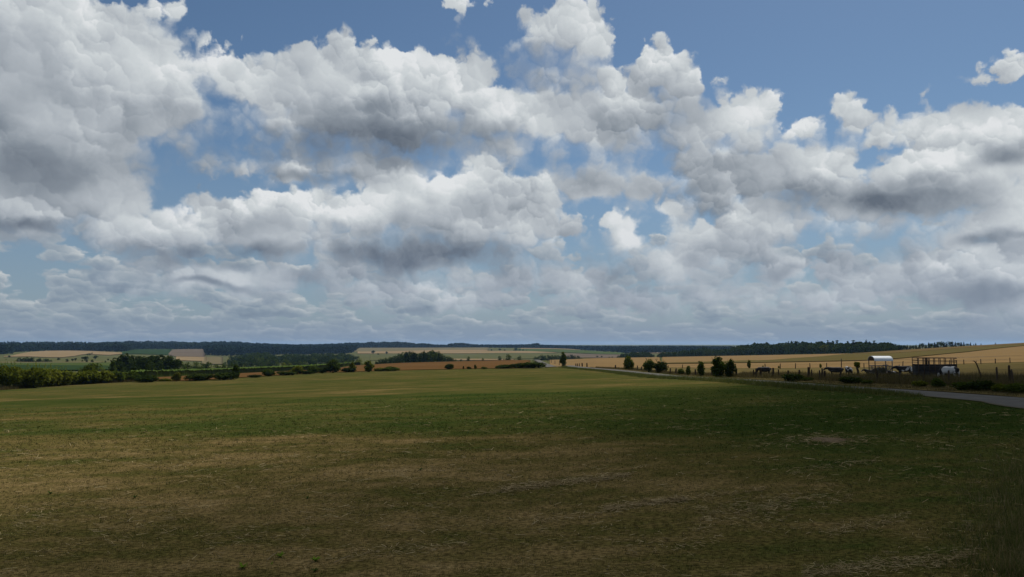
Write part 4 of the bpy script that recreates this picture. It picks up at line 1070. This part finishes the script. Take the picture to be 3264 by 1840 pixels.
def cow(px, yb, rz, label, mat, pose='stand', sc=1.0, Y=None, head='level'):
    X, Yp = on_plane(px, yb)
    root = obj('cow', None, loc=(X, Yp, float(h(X, Yp)) + .02), rz=rz, sc=sc); tag(root, label, 'cow', 'cattle in the pasture')
    hd = {'level': (1.02, 1.30, 1.30, 1.24, 1.58, 1.02), 'graze': (.98, .95, 1.22, .52, 1.38, .20), 'up': (1.00, 1.42, 1.22, 1.58, 1.52, 1.44)}[head]
    if pose == 'stand':
        pts = [(-.80,0,1.18,(.25,.30)),(-.35,0,1.10,(.33,.36)),(.15,0,1.05,(.35,.39)),(.55,0,1.10,(.28,.36)),(.80,0,1.20,(.20,.29)),(hd[0],0,hd[1],(.15,.21)),(hd[2],0,hd[3],(.125,.155)),(hd[4],0,hd[5],(.075,.09))]
        ed = [(i, i+1) for i in range(7)]
        for sgn in (-1, 1):
            b = len(pts); pts += [(.52,.19*sgn,.78,.13),(.53,.20*sgn,.46,.07),(.51,.20*sgn,.10,.055),(.55,.20*sgn,.0,.065)]; ed += [(3, b), (b, b+1), (b+1, b+2), (b+2, b+3)]
            b = len(pts); pts += [(-.74,.20*sgn,.82,.16),(-.64,.21*sgn,.62,.11),(-.84,.21*sgn,.42,.065),(-.80,.21*sgn,.10,.055),(-.75,.21*sgn,.0,.065)]; ed += [(0, b), (b, b+1), (b+1, b+2), (b+2, b+3), (b+3, b+4)]
        b = len(pts); pts += [(-1.02,0,1.24,.05),(-1.08,.02,.95,.03),(-1.05,.03,.55,.035),(-1.04,.03,.42,.05)]; ed += [(0, b), (b, b+1), (b+1, b+2), (b+2, b+3)]
        b = len(pts); pts += [(-.42,0,.68,(.12,.10))]; ed += [(1, b)]
        ex, ez = hd[2] - .08, hd[3] + .10
    else:
        pts = [(-.80,0,.42,(.26,.34)),(-.30,0,.46,(.40,.42)),(.20,0,.48,(.40,.42)),(.60,0,.52,(.30,.36)),(.84,0,.62,(.21,.28)),(1.02,0,.78,(.16,.21)),(1.24,0,.84,(.12,.15)),(1.50,0,.72,(.07,.085))]
        ed = [(i, i+1) for i in range(7)]
        for sgn in (-1, 1):
            b = len(pts); pts += [(.70,.26*sgn,.20,.10),(.98,.28*sgn,.09,.06),(.62,.34*sgn,.06,.05)]; ed += [(3, b), (b, b+1), (b+1, b+2)]
            b = len(pts); pts += [(-.60,.34*sgn,.22,.15),(-.18,.44*sgn,.12,.08),(-.60,.50*sgn,.06,.055)]; ed += [(0, b), (b, b+1), (b+1, b+2)]
        b = len(pts); pts += [(-1.05,0,.40,.05),(-1.15,.05,.12,.035)]; ed += [(0, b), (b, b+1)]
        ex, ez = 1.18, .98
    body = skin('body', pts, ed, mat, root, 2)
    for sgn in (-1, 1):
        m = MB(); v = [(ex,.10*sgn,ez),(ex-.06,.20*sgn,ez+.05),(ex-.03,.30*sgn,ez-.01),(ex+.05,.22*sgn,ez-.05),(ex-.02,.20*sgn,ez-.035)]
        m.add(v, [], [(0,1,3),(1,2,3),(0,4,1),(1,4,2),(0,3,4),(3,2,4)]); m.build('ear', mat, body)
    k = (hd[4], hd[5]) if pose == 'stand' else (1.50, .72)
    m = MB(); m.tube([(k[0]-.02,0,k[1]-.0),(k[0]+.05,0,k[1]-.06),(k[0]+.085,0,k[1]-.09)], [.08,.078,.05], 8); m.build('muzzle', M['muzzle'], body)
    if pose == 'stand':
        for (x, y) in ((.56,-.20),(.56,.20),(-.74,-.21),(-.74,.21)):
            m = MB(); m.tube([(x,y,.07),(x+.02,y,0)], [.062,.075], 8); m.build('hoof', M['horn'], body)
    return root
H_black = hide('black hide with white back', .66, 1.5, 3.0); H_pied = hide('white hide with black patches', .44, 1.5, 8.2); H_calf = hide('pied hide', .57, 1.8, 15.0); H_dark = hide('black hide', .80, 1.5, 5.0); H_bw = hide('black hide, white rump', .60, 1.3, 21.0)
cow(2436, 1201, 2.95, 'dark cow grazing between two thick fence posts left of the other cattle', H_dark, head='graze', sc=.72)
cow(2664, 1204, math.pi - .35, 'black cow with a white rump standing sideways facing left', H_bw, head='level', sc=.70)
cow(2706, 1204, math.radians(80), 'white and black cow seen from behind beside the pollard tree', H_calf, head='level', sc=.72)
cow(2786, 1200, math.pi - .2, 'black cow lying down at the left foot of the hay feeder', H_dark, pose='lie', sc=.74)
cow(2852, 1205, math.pi + .5, 'black cow lying in front of the gap between feeder and trailer', H_black, pose='lie', sc=.72)
cow(2884, 1204, math.pi - .12, 'black cow standing between hay feeder and trailer facing left', H_black, head='level', sc=.74)
cow(3028, 1214, math.radians(112), 'white cow with black patches standing at the right end of the trailer', H_pied, head='graze', sc=.80)

# ------------------------------------------------------------------ roofed hay feeder
M['sheet'] = material('pale corrugated sheet', lambda t: t.ramp(t.noise(V(t, t.node('ShaderNodeTexCoord').outputs['Object']), 3.0, 4.0, .6), [(0.3, (.52,.56,.58)), (0.7, (.68,.71,.72))]), .45, .4)
M['steel'] = material('dull galvanised steel', lambda t: t.ramp(t.noise(V(t, t.node('ShaderNodeTexCoord').outputs['Object']), 8.0, 4.0, .6), [(0.3, (.07,.065,.06)), (0.7, (.13,.125,.12))]), .55, .4)
M['rust'] = material('rusty brown steel', lambda t: t.ramp(t.noise(V(t, t.node('ShaderNodeTexCoord').outputs['Object']), 6.0, 4.0, .6), [(0.3, (.035,.022,.014)), (0.7, (.085,.05,.028))]), .8, .3)
M['hay'] = material('hay', lambda t: t.ramp(t.noise(V(t, t.node('ShaderNodeTexCoord').outputs['Object']), 12.0, 5.0, .7), [(0.3, (.07,.065,.03)), (0.7, (.16,.14,.07))]), .95, .1)
X, Y = on_plane(2808, 1204); zb = float(h(X, Y))
fd = obj('hay_feeder', None, loc=(X, Y, zb), rz=math.radians(0)); tag(fd, 'hay feeder with white curved roof on bare posts in the pasture', 'feeder')
FW, FD = .80, .60                                              # half length, half depth
ZT = ray(2808, 1135)[1]*Y - zb; ZE = ray(2808, 1150)[1]*Y - zb   # roof ridge and eaves
m = MB(); n = 22; v = []; rows = 29
for i in range(rows):
    x = -FW - .08 + (2*FW + .16)*i/(rows-1)
    for sft in (0, -.025):
        for k in range(n):
            a = math.pi*k/(n-1); rr_ = 1 + (.010 if i % 2 else -.010)
            v.append((x, -(FD+.08)*math.cos(a)*rr_, ZE + (ZT-ZE)*math.sin(a)*rr_ + sft))
q = []
for i in range(rows-1):
    for k in range(n-1):
        a = i*2*n + k; q.append((a, a+2*n, a+2*n+1, a+1)); b = a + n; q.append((b, b+1, b+2*n+1, b+2*n))
for k in range(n-1): q.append((k, k+1, n+k+1, n+k)); e = (rows-1)*2*n; q.append((e+k, e+n+k, e+n+k+1, e+k+1))
m.add(v, q); m.build('roof', M['sheet'], fd)
for sx in (-1, 1):
    m = MB(); vv = [(sx*(FW+.05), 0, ZE)] + [(sx*(FW+.05), -FD*math.cos(math.pi*k/12), ZE + (ZT-ZE-.03)*math.sin(math.pi*k/12)) for k in range(13)]
    m.add(vv + [(p[0]-sx*.02, p[1], p[2]) for p in vv], [], [(0, k, k+1) for k in range(1, 13)] + [(14, 14+k+1, 14+k) for k in range(1, 13)])
    m.build('shade_panel', M['rust'], fd)  # added dark sheets in the open roof ends, standing for the shaded inside
for sx in (-1, 1):
    for sy in (-1, 1):
        m = MB(); m.tube([(sx*FW, sy*FD, -.1), (sx*FW, sy*FD, ZE+.02)], .045, 8); m.build('post', M['rust'] if sx < 0 else M['steel'], fd)
for sy in (-1, 1):
    for z in (.42, 1.12):
        m = MB(); m.tube([(-FW, sy*FD, z), (FW, sy*FD, z)], .03, 6); m.build('rail', M['steel'], fd)
    for i in range(1, 9):
        x = -FW + 2*FW*i/9; m = MB(); m.tube([(x, sy*FD, .42), (x + (.06 if i % 2 else -.06), sy*(FD-.02), 1.12)], .02, 6); m.build('bar', M['steel'], fd)
for sx in (-1, 1):
    for z in (.42, 1.12):
        m = MB(); m.tube([(sx*FW, -FD, z), (sx*FW, FD, z)], .03, 6); m.build('rail', M['steel'], fd)
    for i in range(1, 6):
        y = -FD + 2*FD*i/6; m = MB(); m.tube([(sx*FW, y, .42), (sx*FW, y, 1.12)], .02, 6); m.build('bar', M['steel'], fd)
m = MB(); m.box((-FW+.02, -FD+.02, .28), (FW-.02, -FD+.05, .42)); m.box((-FW+.02, FD-.05, .28), (FW-.02, FD-.02, .42)); m.box((-FW+.05, -FD+.05, .24), (FW-.05, FD-.05, .28)); m.build('tray', M['rust'], fd)
rg = np.random.default_rng(5); v_, q_ = leaf_cloud(rg, [(-.3,0,.60,.38,.4,.28),(.28,.05,.60,.4,.42,.30)], 900, .12)
hy = tag(obj('hay', mesh('hay', v_, q_, [M['hay']]), loc=(X, Y, zb)), 'loose heap of hay inside the roofed feeder', 'hay', kind='stuff')

# ------------------------------------------------------------------ cattle trailer with railed top
X, Y = on_plane(2980, 1210); zb = float(h(X, Y))
tr = obj('cattle_trailer', None, loc=(X, Y, zb), rz=math.radians(-7)); tag(tr, 'long dark cattle trailer with solid boarded sides and open rails above', 'trailer')
L2 = 57.0/F*Y; D2 = .62
ZS = ray(2980, 1161.5)[1]*Y - zb; ZR = ray(2980, 1141)[1]*Y - zb
M['tarred'] = material('tarred dark boards', lambda t: t.ramp(t.noise(scaled(t, V(t, t.node('ShaderNodeTexCoord').outputs['Object']), 2, 9, 9), 1.0, 4.0, .6) * .7 + objrand(t) * .3, [(0.3, (.016,.015,.015)), (0.7, (.038,.036,.036))]), .85, .2)
nb = 7; hb = (ZS - .34) / nb
bm = {}
def board_mesh(lx, ly, lz):
    m = MB(); m.box((-lx, -ly, 0), (lx, ly, lz)); return mb_mesh(m, 'board', [M['tarred']])
b_side, b_end = board_mesh(L2, .018, hb - .012), board_mesh(.018, D2 - .03, hb - .012)
for k in range(nb):
    for sy in (-1, 1): obj('board', b_side, tr, loc=(0, sy*D2, .34 + k*hb))
    for sx in (-1, 1): obj('board', b_end, tr, loc=(sx*(L2-.02), 0, .34 + k*hb))
m = MB(); m.box((-L2+.04, -D2+.03, .30), (L2-.04, D2-.03, .34)); m.build('floor', M['tarred'], tr)
xs_p = np.linspace(-L2 + .02, L2 - .02, 8)
for x in xs_p:
    for sy in (-1, 1):
        m = MB(); tall = ZR if x < L2*.72 else ZR - .2
        m.box((x-.025, sy*(D2+.022)-.02, .25), (x+.025, sy*(D2+.022)+.02, tall)); m.build('upright', M['rust'], tr)
for sy in (-1, 1):
    m = MB(); m.tube([(-L2, sy*D2, ZR), (L2*.72, sy*D2, ZR), (L2, sy*D2, ZR-.04)], .028, 6); m.build('rail', M['rust'], tr)
    m = MB(); m.tube([(-L2, sy*D2, (ZS*.45+ZR*.55)), (L2, sy*D2, (ZS*.5+ZR*.5))], .020, 6); m.build('rail', M['rust'], tr)
for sx in (-1, 1):
    for f in (.0, .33, .66, 1.0):
        m = MB(); m.tube([(sx*L2, -D2, ZS + (ZR-ZS)*f), (sx*L2, D2, ZS + (ZR-ZS)*f)], .022, 6); m.build('rail', M['rust'], tr)
m = MB(); m.box((-L2*.62, -D2+.06, ZS), (-L2*.50, -D2+.10, ZR-.02)); m.build('gate_panel', M['rust'], tr)
m = MB(); m.box((L2*.86, -D2+.06, ZS), (L2*.90, -D2+.10, ZR-.06)); m.build('gate_panel', M['rust'], tr)
M['tyre'] = material('tyre rubber', lambda t: (.02, .02, .02), .85, .2)
for sx in (-.25, .25):
    for sy in (-1, 1):
        w = MB(); w.tube([(sx*L2*2*.5, sy*(D2+.06), .30), (sx*L2*2*.5, sy*(D2+.24), .30)], .32, 20); wo = w.build('wheel', M['tyre'], tr)
        w = MB(); w.tube([(sx*L2*2*.5, sy*(D2+.235), .30), (sx*L2*2*.5, sy*(D2+.25), .30)], .17, 14); w.build('rim', M['steel'], wo)
m = MB(); m.tube([(-L2, 0, .32), (-L2-1.0, 0, .38)], .05, 6); m.build('drawbar', M['rust'], tr)
# rail fence between feeder and trailer
X0, Y0 = on_plane(2846, 1203); X1, Y1 = on_plane(2910, 1205)
rf = obj('feed_rail', None, loc=(X0, Y0+1.6, float(h(X0, Y0+1.6)))); tag(rf, 'thin metal rail between hay feeder and cattle trailer', 'rail')
zr = ray(2870, 1164.5)[1]*Y0 - float(h(X0, Y0))
m = MB(); m.tube([(-.1, 0, zr), (X1-X0, .3, zr)], .03, 6); m.build('rail', M['rust'], rf)
for x in (0.3, 1.5): m = MB(); m.tube([(x, .05, -.1), (x, .05, zr+.05)], .04, 6); m.build('post', M['rust'], rf)
# ------------------------------------------------------------------ grass, straw and weeds
def blades(rg, X, Y, hgt, wid, nb, spread, lean=.5, z=None):
    """tufts of nb blades at X, Y"""
    n = len(X); Z = h(X, Y) if z is None else z
    px_ = np.repeat(X, nb) + rg.normal(0, spread, n*nb); py_ = np.repeat(Y, nb) + rg.normal(0, spread, n*nb); pz = np.repeat(Z, nb)
    H = np.repeat(hgt, nb) * (.5 + .8*rg.random(n*nb)); W = wid * (.6 + .8*rg.random(n*nb)) * np.repeat(np.ones(n) if np.isscalar(wid) else np.ones(n), nb) if np.isscalar(wid) else np.repeat(wid, nb)*(.6+.8*rg.random(n*nb))
    a = rg.random(n*nb)*6.283; l = rg.normal(0, lean, n*nb); b = rg.random(n*nb)*6.283
    dx, dy = np.cos(a)*W, np.sin(a)*W; lx, ly = np.cos(b)*l*H, np.sin(b)*l*H
    v = np.stack([np.stack([px_-dx, py_-dy, pz-.01], -1), np.stack([px_+dx, py_+dy, pz-.01], -1), np.stack([px_+lx+dx*.25, py_+ly+dy*.25, pz+H*np.sqrt(np.clip(1-.5*l*l, .1, 1))], -1)], 1)
    return v.reshape(-1, 3), np.arange(3*n*nb).reshape(-1, 3)
GR = np.random.default_rng(12)
M['blade_dry'] = blade_mat('mown grass blades', [(0.05, (.018,.038,.006)), (0.30, (.044,.060,.012)), (0.55, (.095,.078,.026)), (0.80, (.185,.138,.060)), (1.0, (.36,.28,.15))])
# mown sward near the camera: evenly dense in the picture, thinning with distance
n = 60000
u = GR.random(n); Yg = 5.0 * (62.0/5.0) ** (u ** 1.15); Xg = (GR.random(n)*2-1) * .86 * Yg + GR.normal(0, .5, n)
ok = Xg < lane_left(Yg) - .2
Xg, Yg = Xg[ok], Yg[ok]
sc_ = np.clip(Yg/14.0, .9, 2.4)
v, f = blades(GR, Xg, Yg, .042*sc_**.55*(.6+.9*GR.random(len(Xg))**2), .0042*sc_, 7, .05, .75)
tag(obj('meadow_grass', mesh('meadow_grass', v, f, [M['blade_dry']])), 'short mown grass of the meadow, green and dry', 'grass', kind='stuff')
# loose cut straw lying in swaths
def straw(rg, X, Y, L, W, lift, flatness=.12):
    n = len(X); Z = h(X, Y) + lift; a = rg.normal(0.05, .55, n); a = np.where(rg.random(n) < .35, rg.random(n)*3.14, a)
    t_ = rg.normal(0, flatness, n); c_, s_ = np.cos(a), np.sin(a)
    ax = np.stack([c_, s_, t_], -1) * (L/2)[:, None]; bx = np.stack([-s_, c_, rg.normal(0, .4, n)], -1) * W[:, None]
    p = np.stack([X, Y, Z], -1)
    return np.stack([p-ax-bx, p+ax-bx, p+ax+bx, p-ax+bx], 1).reshape(-1, 3), np.arange(4*n).reshape(-1, 4)
M['straw'] = leafy('dry straw', lambda t: t.ramp(island(t), [(0.0, (.115,.084,.040)), (0.5, (.215,.162,.082)), (1.0, (.37,.295,.165))]), .15)
SW = [((1600,1560),(2010,1516),8,1500),((1500,1580),(1760,1548),7,300),((1930,1622),(2190,1590),7,1000),((2150,1598),(2440,1560),8,260),((1700,1662),(2000,1628),10,260),((2230,1660),(2520,1600),26,800),((2560,1830),(2990,1790),16,1300),((2980,1800),(3110,1765),12,300),((2440,1620),(2720,1580),20,350),
      ((660,1730),(1000,1690),34,300),((300,1710),(600,1640),40,300),((40,1650),(420,1590),40,260),((1080,1690),(1500,1630),40,260),((2000,1750),(2300,1720),26,300),((1000,1590),(1500,1560),24,200),((400,1490),(1100,1450),24,240),((2640,1700),(2900,1650),14,350),((2500,1510),(2800,1470),8,260),((1100,1770),(1500,1740),14,420)]
X_, Y_, C_ = [], [], []
for (xa, ya), (xb, yb), wd, cnt in SW:
    cnt = int(cnt*.72); wd *= 1.35; k = GR.random(cnt); xx = xa + (xb-xa)*k; yy = ya + (yb-ya)*k + GR.normal(0, wd*.6, cnt)
    for a, b in zip(xx, yy):
        q = on_plane(a, b); X_.append(q[0]); Y_.append(q[1])
m_ = 42000; u = GR.random(m_); yr = 5.2*(52/5.2)**u; xr = (GR.random(m_)*2-1)*.8*yr
from mathutils import noise as mnoise
cl_ = np.array([mnoise.noise(Vector((a*.55 + .2*b, b*.8, 1.7))) + .6*mnoise.noise(Vector((a*1.9, b*2.3, 5.1))) for a, b in zip(xr, yr)])
ok = GR.random(m_) < np.clip((cl_ + .08)*1.4, .025, 1); X_ += list(xr[ok]); Y_ += list(yr[ok])
q = on_plane(2648, 1404); X_ += list(q[0] + GR.normal(0, .75, 420)); Y_ += list(q[1] + GR.normal(0, .8, 420))
X_, Y_ = np.array(X_), np.array(Y_); ok = X_ < lane_left(Y_) - .4; X_, Y_ = X_[ok], Y_[ok]
nn_ = len(X_); s_ = np.clip(Y_/12, .8, 2.2)
v, f = straw(GR, X_, Y_, (.06+.14*GR.random(nn_)**2)*s_, .0026*s_*(.7+.8*GR.random(nn_)), .015 + .035*GR.random(nn_))
tag(obj('loose_straw', mesh('loose_straw', v, f, [M['straw']])), 'pale cut straw lying in swaths on the meadow', 'straw', kind='stuff')
# tall dry grass on the verge, in the pasture behind the fence, and along the lane
M['tall_dry'] = leafy('tall dry grass', lambda t: t.ramp(island(t)*.55 + t.noise(scaled(t, pos(t), .25, .25, .25), 1.0, 3.0, .6)*.6 - .08, [(0.1, (.030,.036,.010)), (0.4, (.070,.058,.022)), (0.7, (.115,.090,.040)), (1.0, (.165,.135,.070))]), .3)
def strip_points(x0, x1, n, lo, hi):
    x = GR.uniform(x0, x1, n); f_ = GR.random(n)
    Yl = np.array([lo(a) for a in x]); Yh = np.array([hi(a) for a in x]); Y = Yl + (Yh-Yl)*f_; t = np.array([ray(a, 1100)[0] for a in x])
    return t*Y, Y, x
XA, YA, xa_ = strip_points(1900, 3420, 9000, lambda a: fence_Y(a)-1.8 if a > 2300 else fence_Y(a)-.3, lambda a: fence_Y(a) + (9 if a > 2360 else 3))
hg = np.interp(xa_, [1900, 2200, 2420, 2700, 3420], [.28, .36, .48, .58, .70]) * (.55 + .6*GR.random(len(XA)))
v1, f1 = blades(GR, XA, YA, hg, .016, 8, .14, .28)
XB, YB, xb_ = strip_points(1880, 3420, 3600, lambda a: roadside(a)+.05, lambda a: fence_Y(a)-.1)
v2, f2 = blades(GR, XB, YB, .12 + .12*GR.random(len(XB)), .012, 8, .12, .4)
YC = GR.uniform(44, 170, 6000); XC = lane_left(YC) - .15 - np.abs(GR.normal(0, .55, len(YC)))
v3, f3 = blades(GR, XC, YC, np.interp(YC, [44, 52, 75, 120], [.22, .46, .42, .28])*(.7 + .5*GR.random(len(XC))), .014, 8, .12, .35)
o = obj('tall_grass', mesh('tall_grass', np.concatenate([v1, v2]), np.concatenate([f1, f2 + len(v1)]), [M['tall_dry']])); tag(o, 'tall dry grass along the fence and in the pasture', 'grass', kind='stuff')
M['lane_grass'] = leafy('lane side grass', lambda t: t.ramp(island(t)*.6 + t.noise(scaled(t, pos(t), .2, .2, .2), 1.0, 3.0, .6)*.5 - .05, [(0.1, (.034,.056,.010)), (0.5, (.072,.086,.020)), (0.9, (.140,.125,.048))]), .4)
o = obj('lane_grass', mesh('lane_grass', v3, f3, [M['lane_grass']])); tag(o, 'longer green grass along the meadow side of the lane', 'grass', kind='stuff')
# dry grass fringe under the hedge on the left
XD, YD, xd_ = strip_points(-80, 470, 2600, lambda a: p0_of(a)-1.2, lambda a: p0_of(a)+2.5)
v4, f4 = blades(GR, XD, YD, .35 + .35*GR.random(len(XD)), .03, 7, .25, .35)
o = obj('hedge_grass', mesh('hedge_grass', v4, f4, [M['tall_dry']])); tag(o, 'dry grass fringe at the foot of the long hedge', 'grass', kind='stuff')

M['rough'] = leafy('rough grass', lambda t: t.ramp(island(t)*.6 + t.noise(scaled(t, pos(t), .9, .9, .9), 1.0, 3.0, .6)*.6 - .1, [(0.1, (.034,.058,.010)), (0.4, (.075,.085,.022)), (0.7, (.150,.120,.050)), (1.0, (.32,.26,.14))]), .35)
# ---- broad-leaved weeds standing out of the meadow close to the camera
M['weed'] = leafy('bright weed leaves', lambda t: t.ramp(island(t), [(0.0, (.07,.13,.012)), (0.6, (.13,.21,.022)), (1.0, (.21,.29,.05))]), .45)
M['weed_dark'] = leafy('dull weed leaves', lambda t: t.ramp(island(t), [(0.0, (.022,.046,.009)), (1.0, (.045,.078,.016))]), .35)
def weed(px, yb, size, label, mat='weed', nl=11, seed=0):
    rg = np.random.default_rng(seed); X, Y = on_plane(px, yb)
    root = obj('weed_plant', None, loc=(X, Y, float(h(X, Y)))); tag(root, label, 'weed', 'weeds in the meadow')
    for i in range(nl):
        a = i*2.4 + rg.random()*.6; el = rg.uniform(.45, 1.35); L = size*rg.uniform(.7, 1.2); w = L*.17
        v = []; st = 5
        for j in range(st):
            f_ = j/(st-1); r = L*f_*math.cos(el*(1-.35*f_)); z = L*f_*math.sin(el*(1-.35*f_)); ww = w*math.sin(math.pi*min(.97, .12+.86*f_))
            for sgn in (-1, 0, 1):
                v.append((r*math.cos(a) - sgn*ww*math.sin(a), r*math.sin(a) + sgn*ww*math.cos(a), z + abs(sgn)*ww*.35))
        q = [(j*3+k, j*3+k+1, j*3+k+4, j*3+k+3) for j in range(st-1) for k in range(2)]
        obj('leaf', mesh('leaf', v, q, [M[mat]]), root)
WEEDS = [(773,1812,.105,'bright green leafy weed nearest the bottom edge of the meadow','weed',12),(893,1776,.10,'bright green weed with a pale stalk beside it','weed',11),(1006,1790,.10,'bright green weed furthest right of three in the foreground','weed',12),(866,1800,.05,'tiny bright green weed leaf between the three bright weeds','weed',4),
 (1004,1822,.075,'dull green weed right under the right bright weed','weed_dark',9),
 (1340,1500,.10,'small green weed in the brown middle of the meadow','weed_dark',8),(980,1590,.10,'green weed left of the pale straw rows','weed_dark',8),(430,1588,.10,'green weed in the dry left part of the meadow','weed_dark',8),(160,1575,.11,'pair of green leaves in the dry grass far left','weed_dark',7)]
for i, (x, y, s, lab, mt, nl) in enumerate(WEEDS): weed(x, y, s, lab, mt, nl, 40 + i)
# pale bare patch on the right, a dead stalk by the weeds and a pale chip of wood
X, Y = on_plane(2648, 1404); v = [(0,0,.05)]; q = []; n_ = 28
for k in range(3):
    for i in range(n_):
        a = 6.283*i/n_; w = 1 + .26*math.sin(3*a+1) + .16*math.sin(7*a) + .1*math.sin(13*a+2); r = (k+1)/3
        v.append((.56*r*w*math.cos(a), .62*r*w*math.sin(a), .06*(1-r**2) + .01*math.sin(5*a+k*2) - (.03 if k == 2 else 0) + .012))
t3 = [(0, 1+i, 1+(i+1) % n_) for i in range(n_)]
q4 = [(1+k*n_+i, 1+(k+1)*n_+i, 1+(k+1)*n_+(i+1) % n_, 1+k*n_+(i+1) % n_) for k in range(2) for i in range(n_)]
tag(obj('earth_patch', mesh('earth_patch', v, [np.array(t3), np.array(q4)], [M['earth']], smooth=True), loc=(X, Y, float(h(X, Y)))), kind='structure')
M['twig'] = material('pale dry stalk', lambda t: (.22, .18, .12))
for (xa, ya, xb, yb, r, nm, lab) in [(851,1792,880,1772,.004,'dry_stalk','pale dry stalk lying left of the middle bright weed'),(1064,1800,1115,1782,.004,'dry_stalk','long pale dry stalk lying right of the bright weeds'),(1617,1518,1629,1522,.014,'wood_chip','pale chip of wood lying in the middle of the meadow'),(405,1668,425,1655,.006,'dry_stalk','dry stalk lying in the left foreground')]:
    A = on_plane(xa, ya); B = on_plane(xb, yb); m = MB()
    za, zb2 = float(h(*A)) + .03, float(h(*B)) + .05; c_ = Vector((A[0], A[1], za))
    m.tube([(0,0,0), ((B[0]-A[0])/2, (B[1]-A[1])/2, (zb2-za)/2 + .01), (B[0]-A[0], B[1]-A[1], zb2-za)], [r, r*.9, r*.6], 6)
    tag(m.build(nm, M['twig'], loc=c_), lab, 'stalk' if nm == 'dry_stalk' else 'wood chip')
# tall grass stalks leaning at the lower right
M['stalk'] = leafy('grass stalk', lambda t: (.085, .085, .035), .3)
for i, (xa, ya, xb, yb, lab) in enumerate([(3216,1660,3180,1556,'tall grass stalk leaning left at the lower right edge'),(3246,1640,3258,1565,'upright grass stalk at the right picture edge'),(3123,1755,3120,1712,'short pale bent stalk in the lower right grass'),(3236,1720,3225,1690,'thin stalk low at the right picture edge')]):
    X, Y = on_plane(xa, ya); zb = float(h(X, Y)); t2, s2 = ray(xb, yb); m = MB()
    top = Vector((t2*Y - X, 0, s2*Y - zb))
    rt = obj('grass_stalk', None, loc=(X, Y, zb)); tag(rt, lab, 'grass stalk', 'grass stalks at the lower right')
    m.tube([(0,0,-.02), top*.5 + Vector((.01,0,.01)), top], [.004,.0035,.0025], 5); m.build('stem', M['stalk'], rt)
    m = MB(); m.tube([top*.82, top*.92, top*1.04], [.003,.009,.002], 6); m.build('seed_head', M['stalk'], rt)
# rougher, greener grass where the mowing stopped, at the lower right
n_ = 2600; yy = 1400 + 450*GR.random(n_)**.8; lo_ = np.interp(yy, [1400, 1550, 1700, 1850], [3050, 2960, 2960, 3010]); xx = lo_ + (3420 - lo_)*GR.random(n_)**.75
XE, YE = np.array([on_plane(a, b) for a, b in zip(xx, yy)]).T
den = np.clip((xx - lo_)/260, .15, 1); ok = GR.random(n_) < den; XE, YE, den = XE[ok], YE[ok], den[ok]
v5, f5 = blades(GR, XE, YE, (.07 + .12*den)*(.4 + .9*GR.random(len(XE))), .006, 8, .06, .5)
o = obj('rough_grass', mesh('rough_grass', v5, f5, [M['rough']])); tag(o, 'longer rough grass at the lower right of the meadow', 'grass', kind='stuff')

# ------------------------------------------------------------------ air: thin haze round the whole place
m = MB(); m.box((-9000, -400, -40), (9000, 9500, 19)); hz_ = m.build('haze', [])
tag(hz_, kind='stuff')
hm = bpy.data.materials.new('thin haze'); hm.use_nodes = True; t = NT(hm.node_tree); t.n.clear()
ov = t.node('ShaderNodeOutputMaterial'); pv = t.node('ShaderNodeVolumePrincipled'); t.l.new(pv.outputs[0], ov.inputs['Volume'])
pv.inputs['Color'].default_value = (.36, .62, 1.0, 1); pv.inputs['Density'].default_value = 4.2e-5; pv.inputs['Anisotropy'].default_value = 0.3
hz_.data.materials.append(hm)

# ------------------------------------------------------------------ the cloud overhead whose shadow lies on the near meadow
CG = Vector((83.0, 4.0, -3.5)); cen = CG + SUN_DIR * 1150.0
me = bpy.data.meshes.new('cloud'); bm = bmesh.new(); bmesh.ops.create_icosphere(bm, subdivisions=5, radius=1.0)
from mathutils import noise as mnoise
for v_ in bm.verts:
    d = v_.co.normalized(); k = 1 + .16*mnoise.noise(d*2.2) + .10*mnoise.noise(d*5.0 + Vector((3,1,2))) + .05*mnoise.noise(d*11.0)
    v_.co = Vector((d.x*k*92, d.y*k*86, d.z*k*(46 if d.z > 0 else 24)))
bm.to_mesh(me); bm.free()
cm = bpy.data.materials.new('cloud vapour'); cm.use_nodes = True; t = NT(cm.node_tree); t.n.clear()
ov = t.node('ShaderNodeOutputMaterial'); pv = t.node('ShaderNodeVolumePrincipled'); t.l.new(pv.outputs[0], ov.inputs['Volume'])
pv.inputs['Color'].default_value = (.99, .99, .99, 1); pv.inputs['Density'].default_value = .036; pv.inputs['Anisotropy'].default_value = .4
me.materials.append(cm)
cl = obj('cloud', me, loc=cen); tag(cl, 'small cumulus cloud high overhead, shading the near meadow', 'cloud')
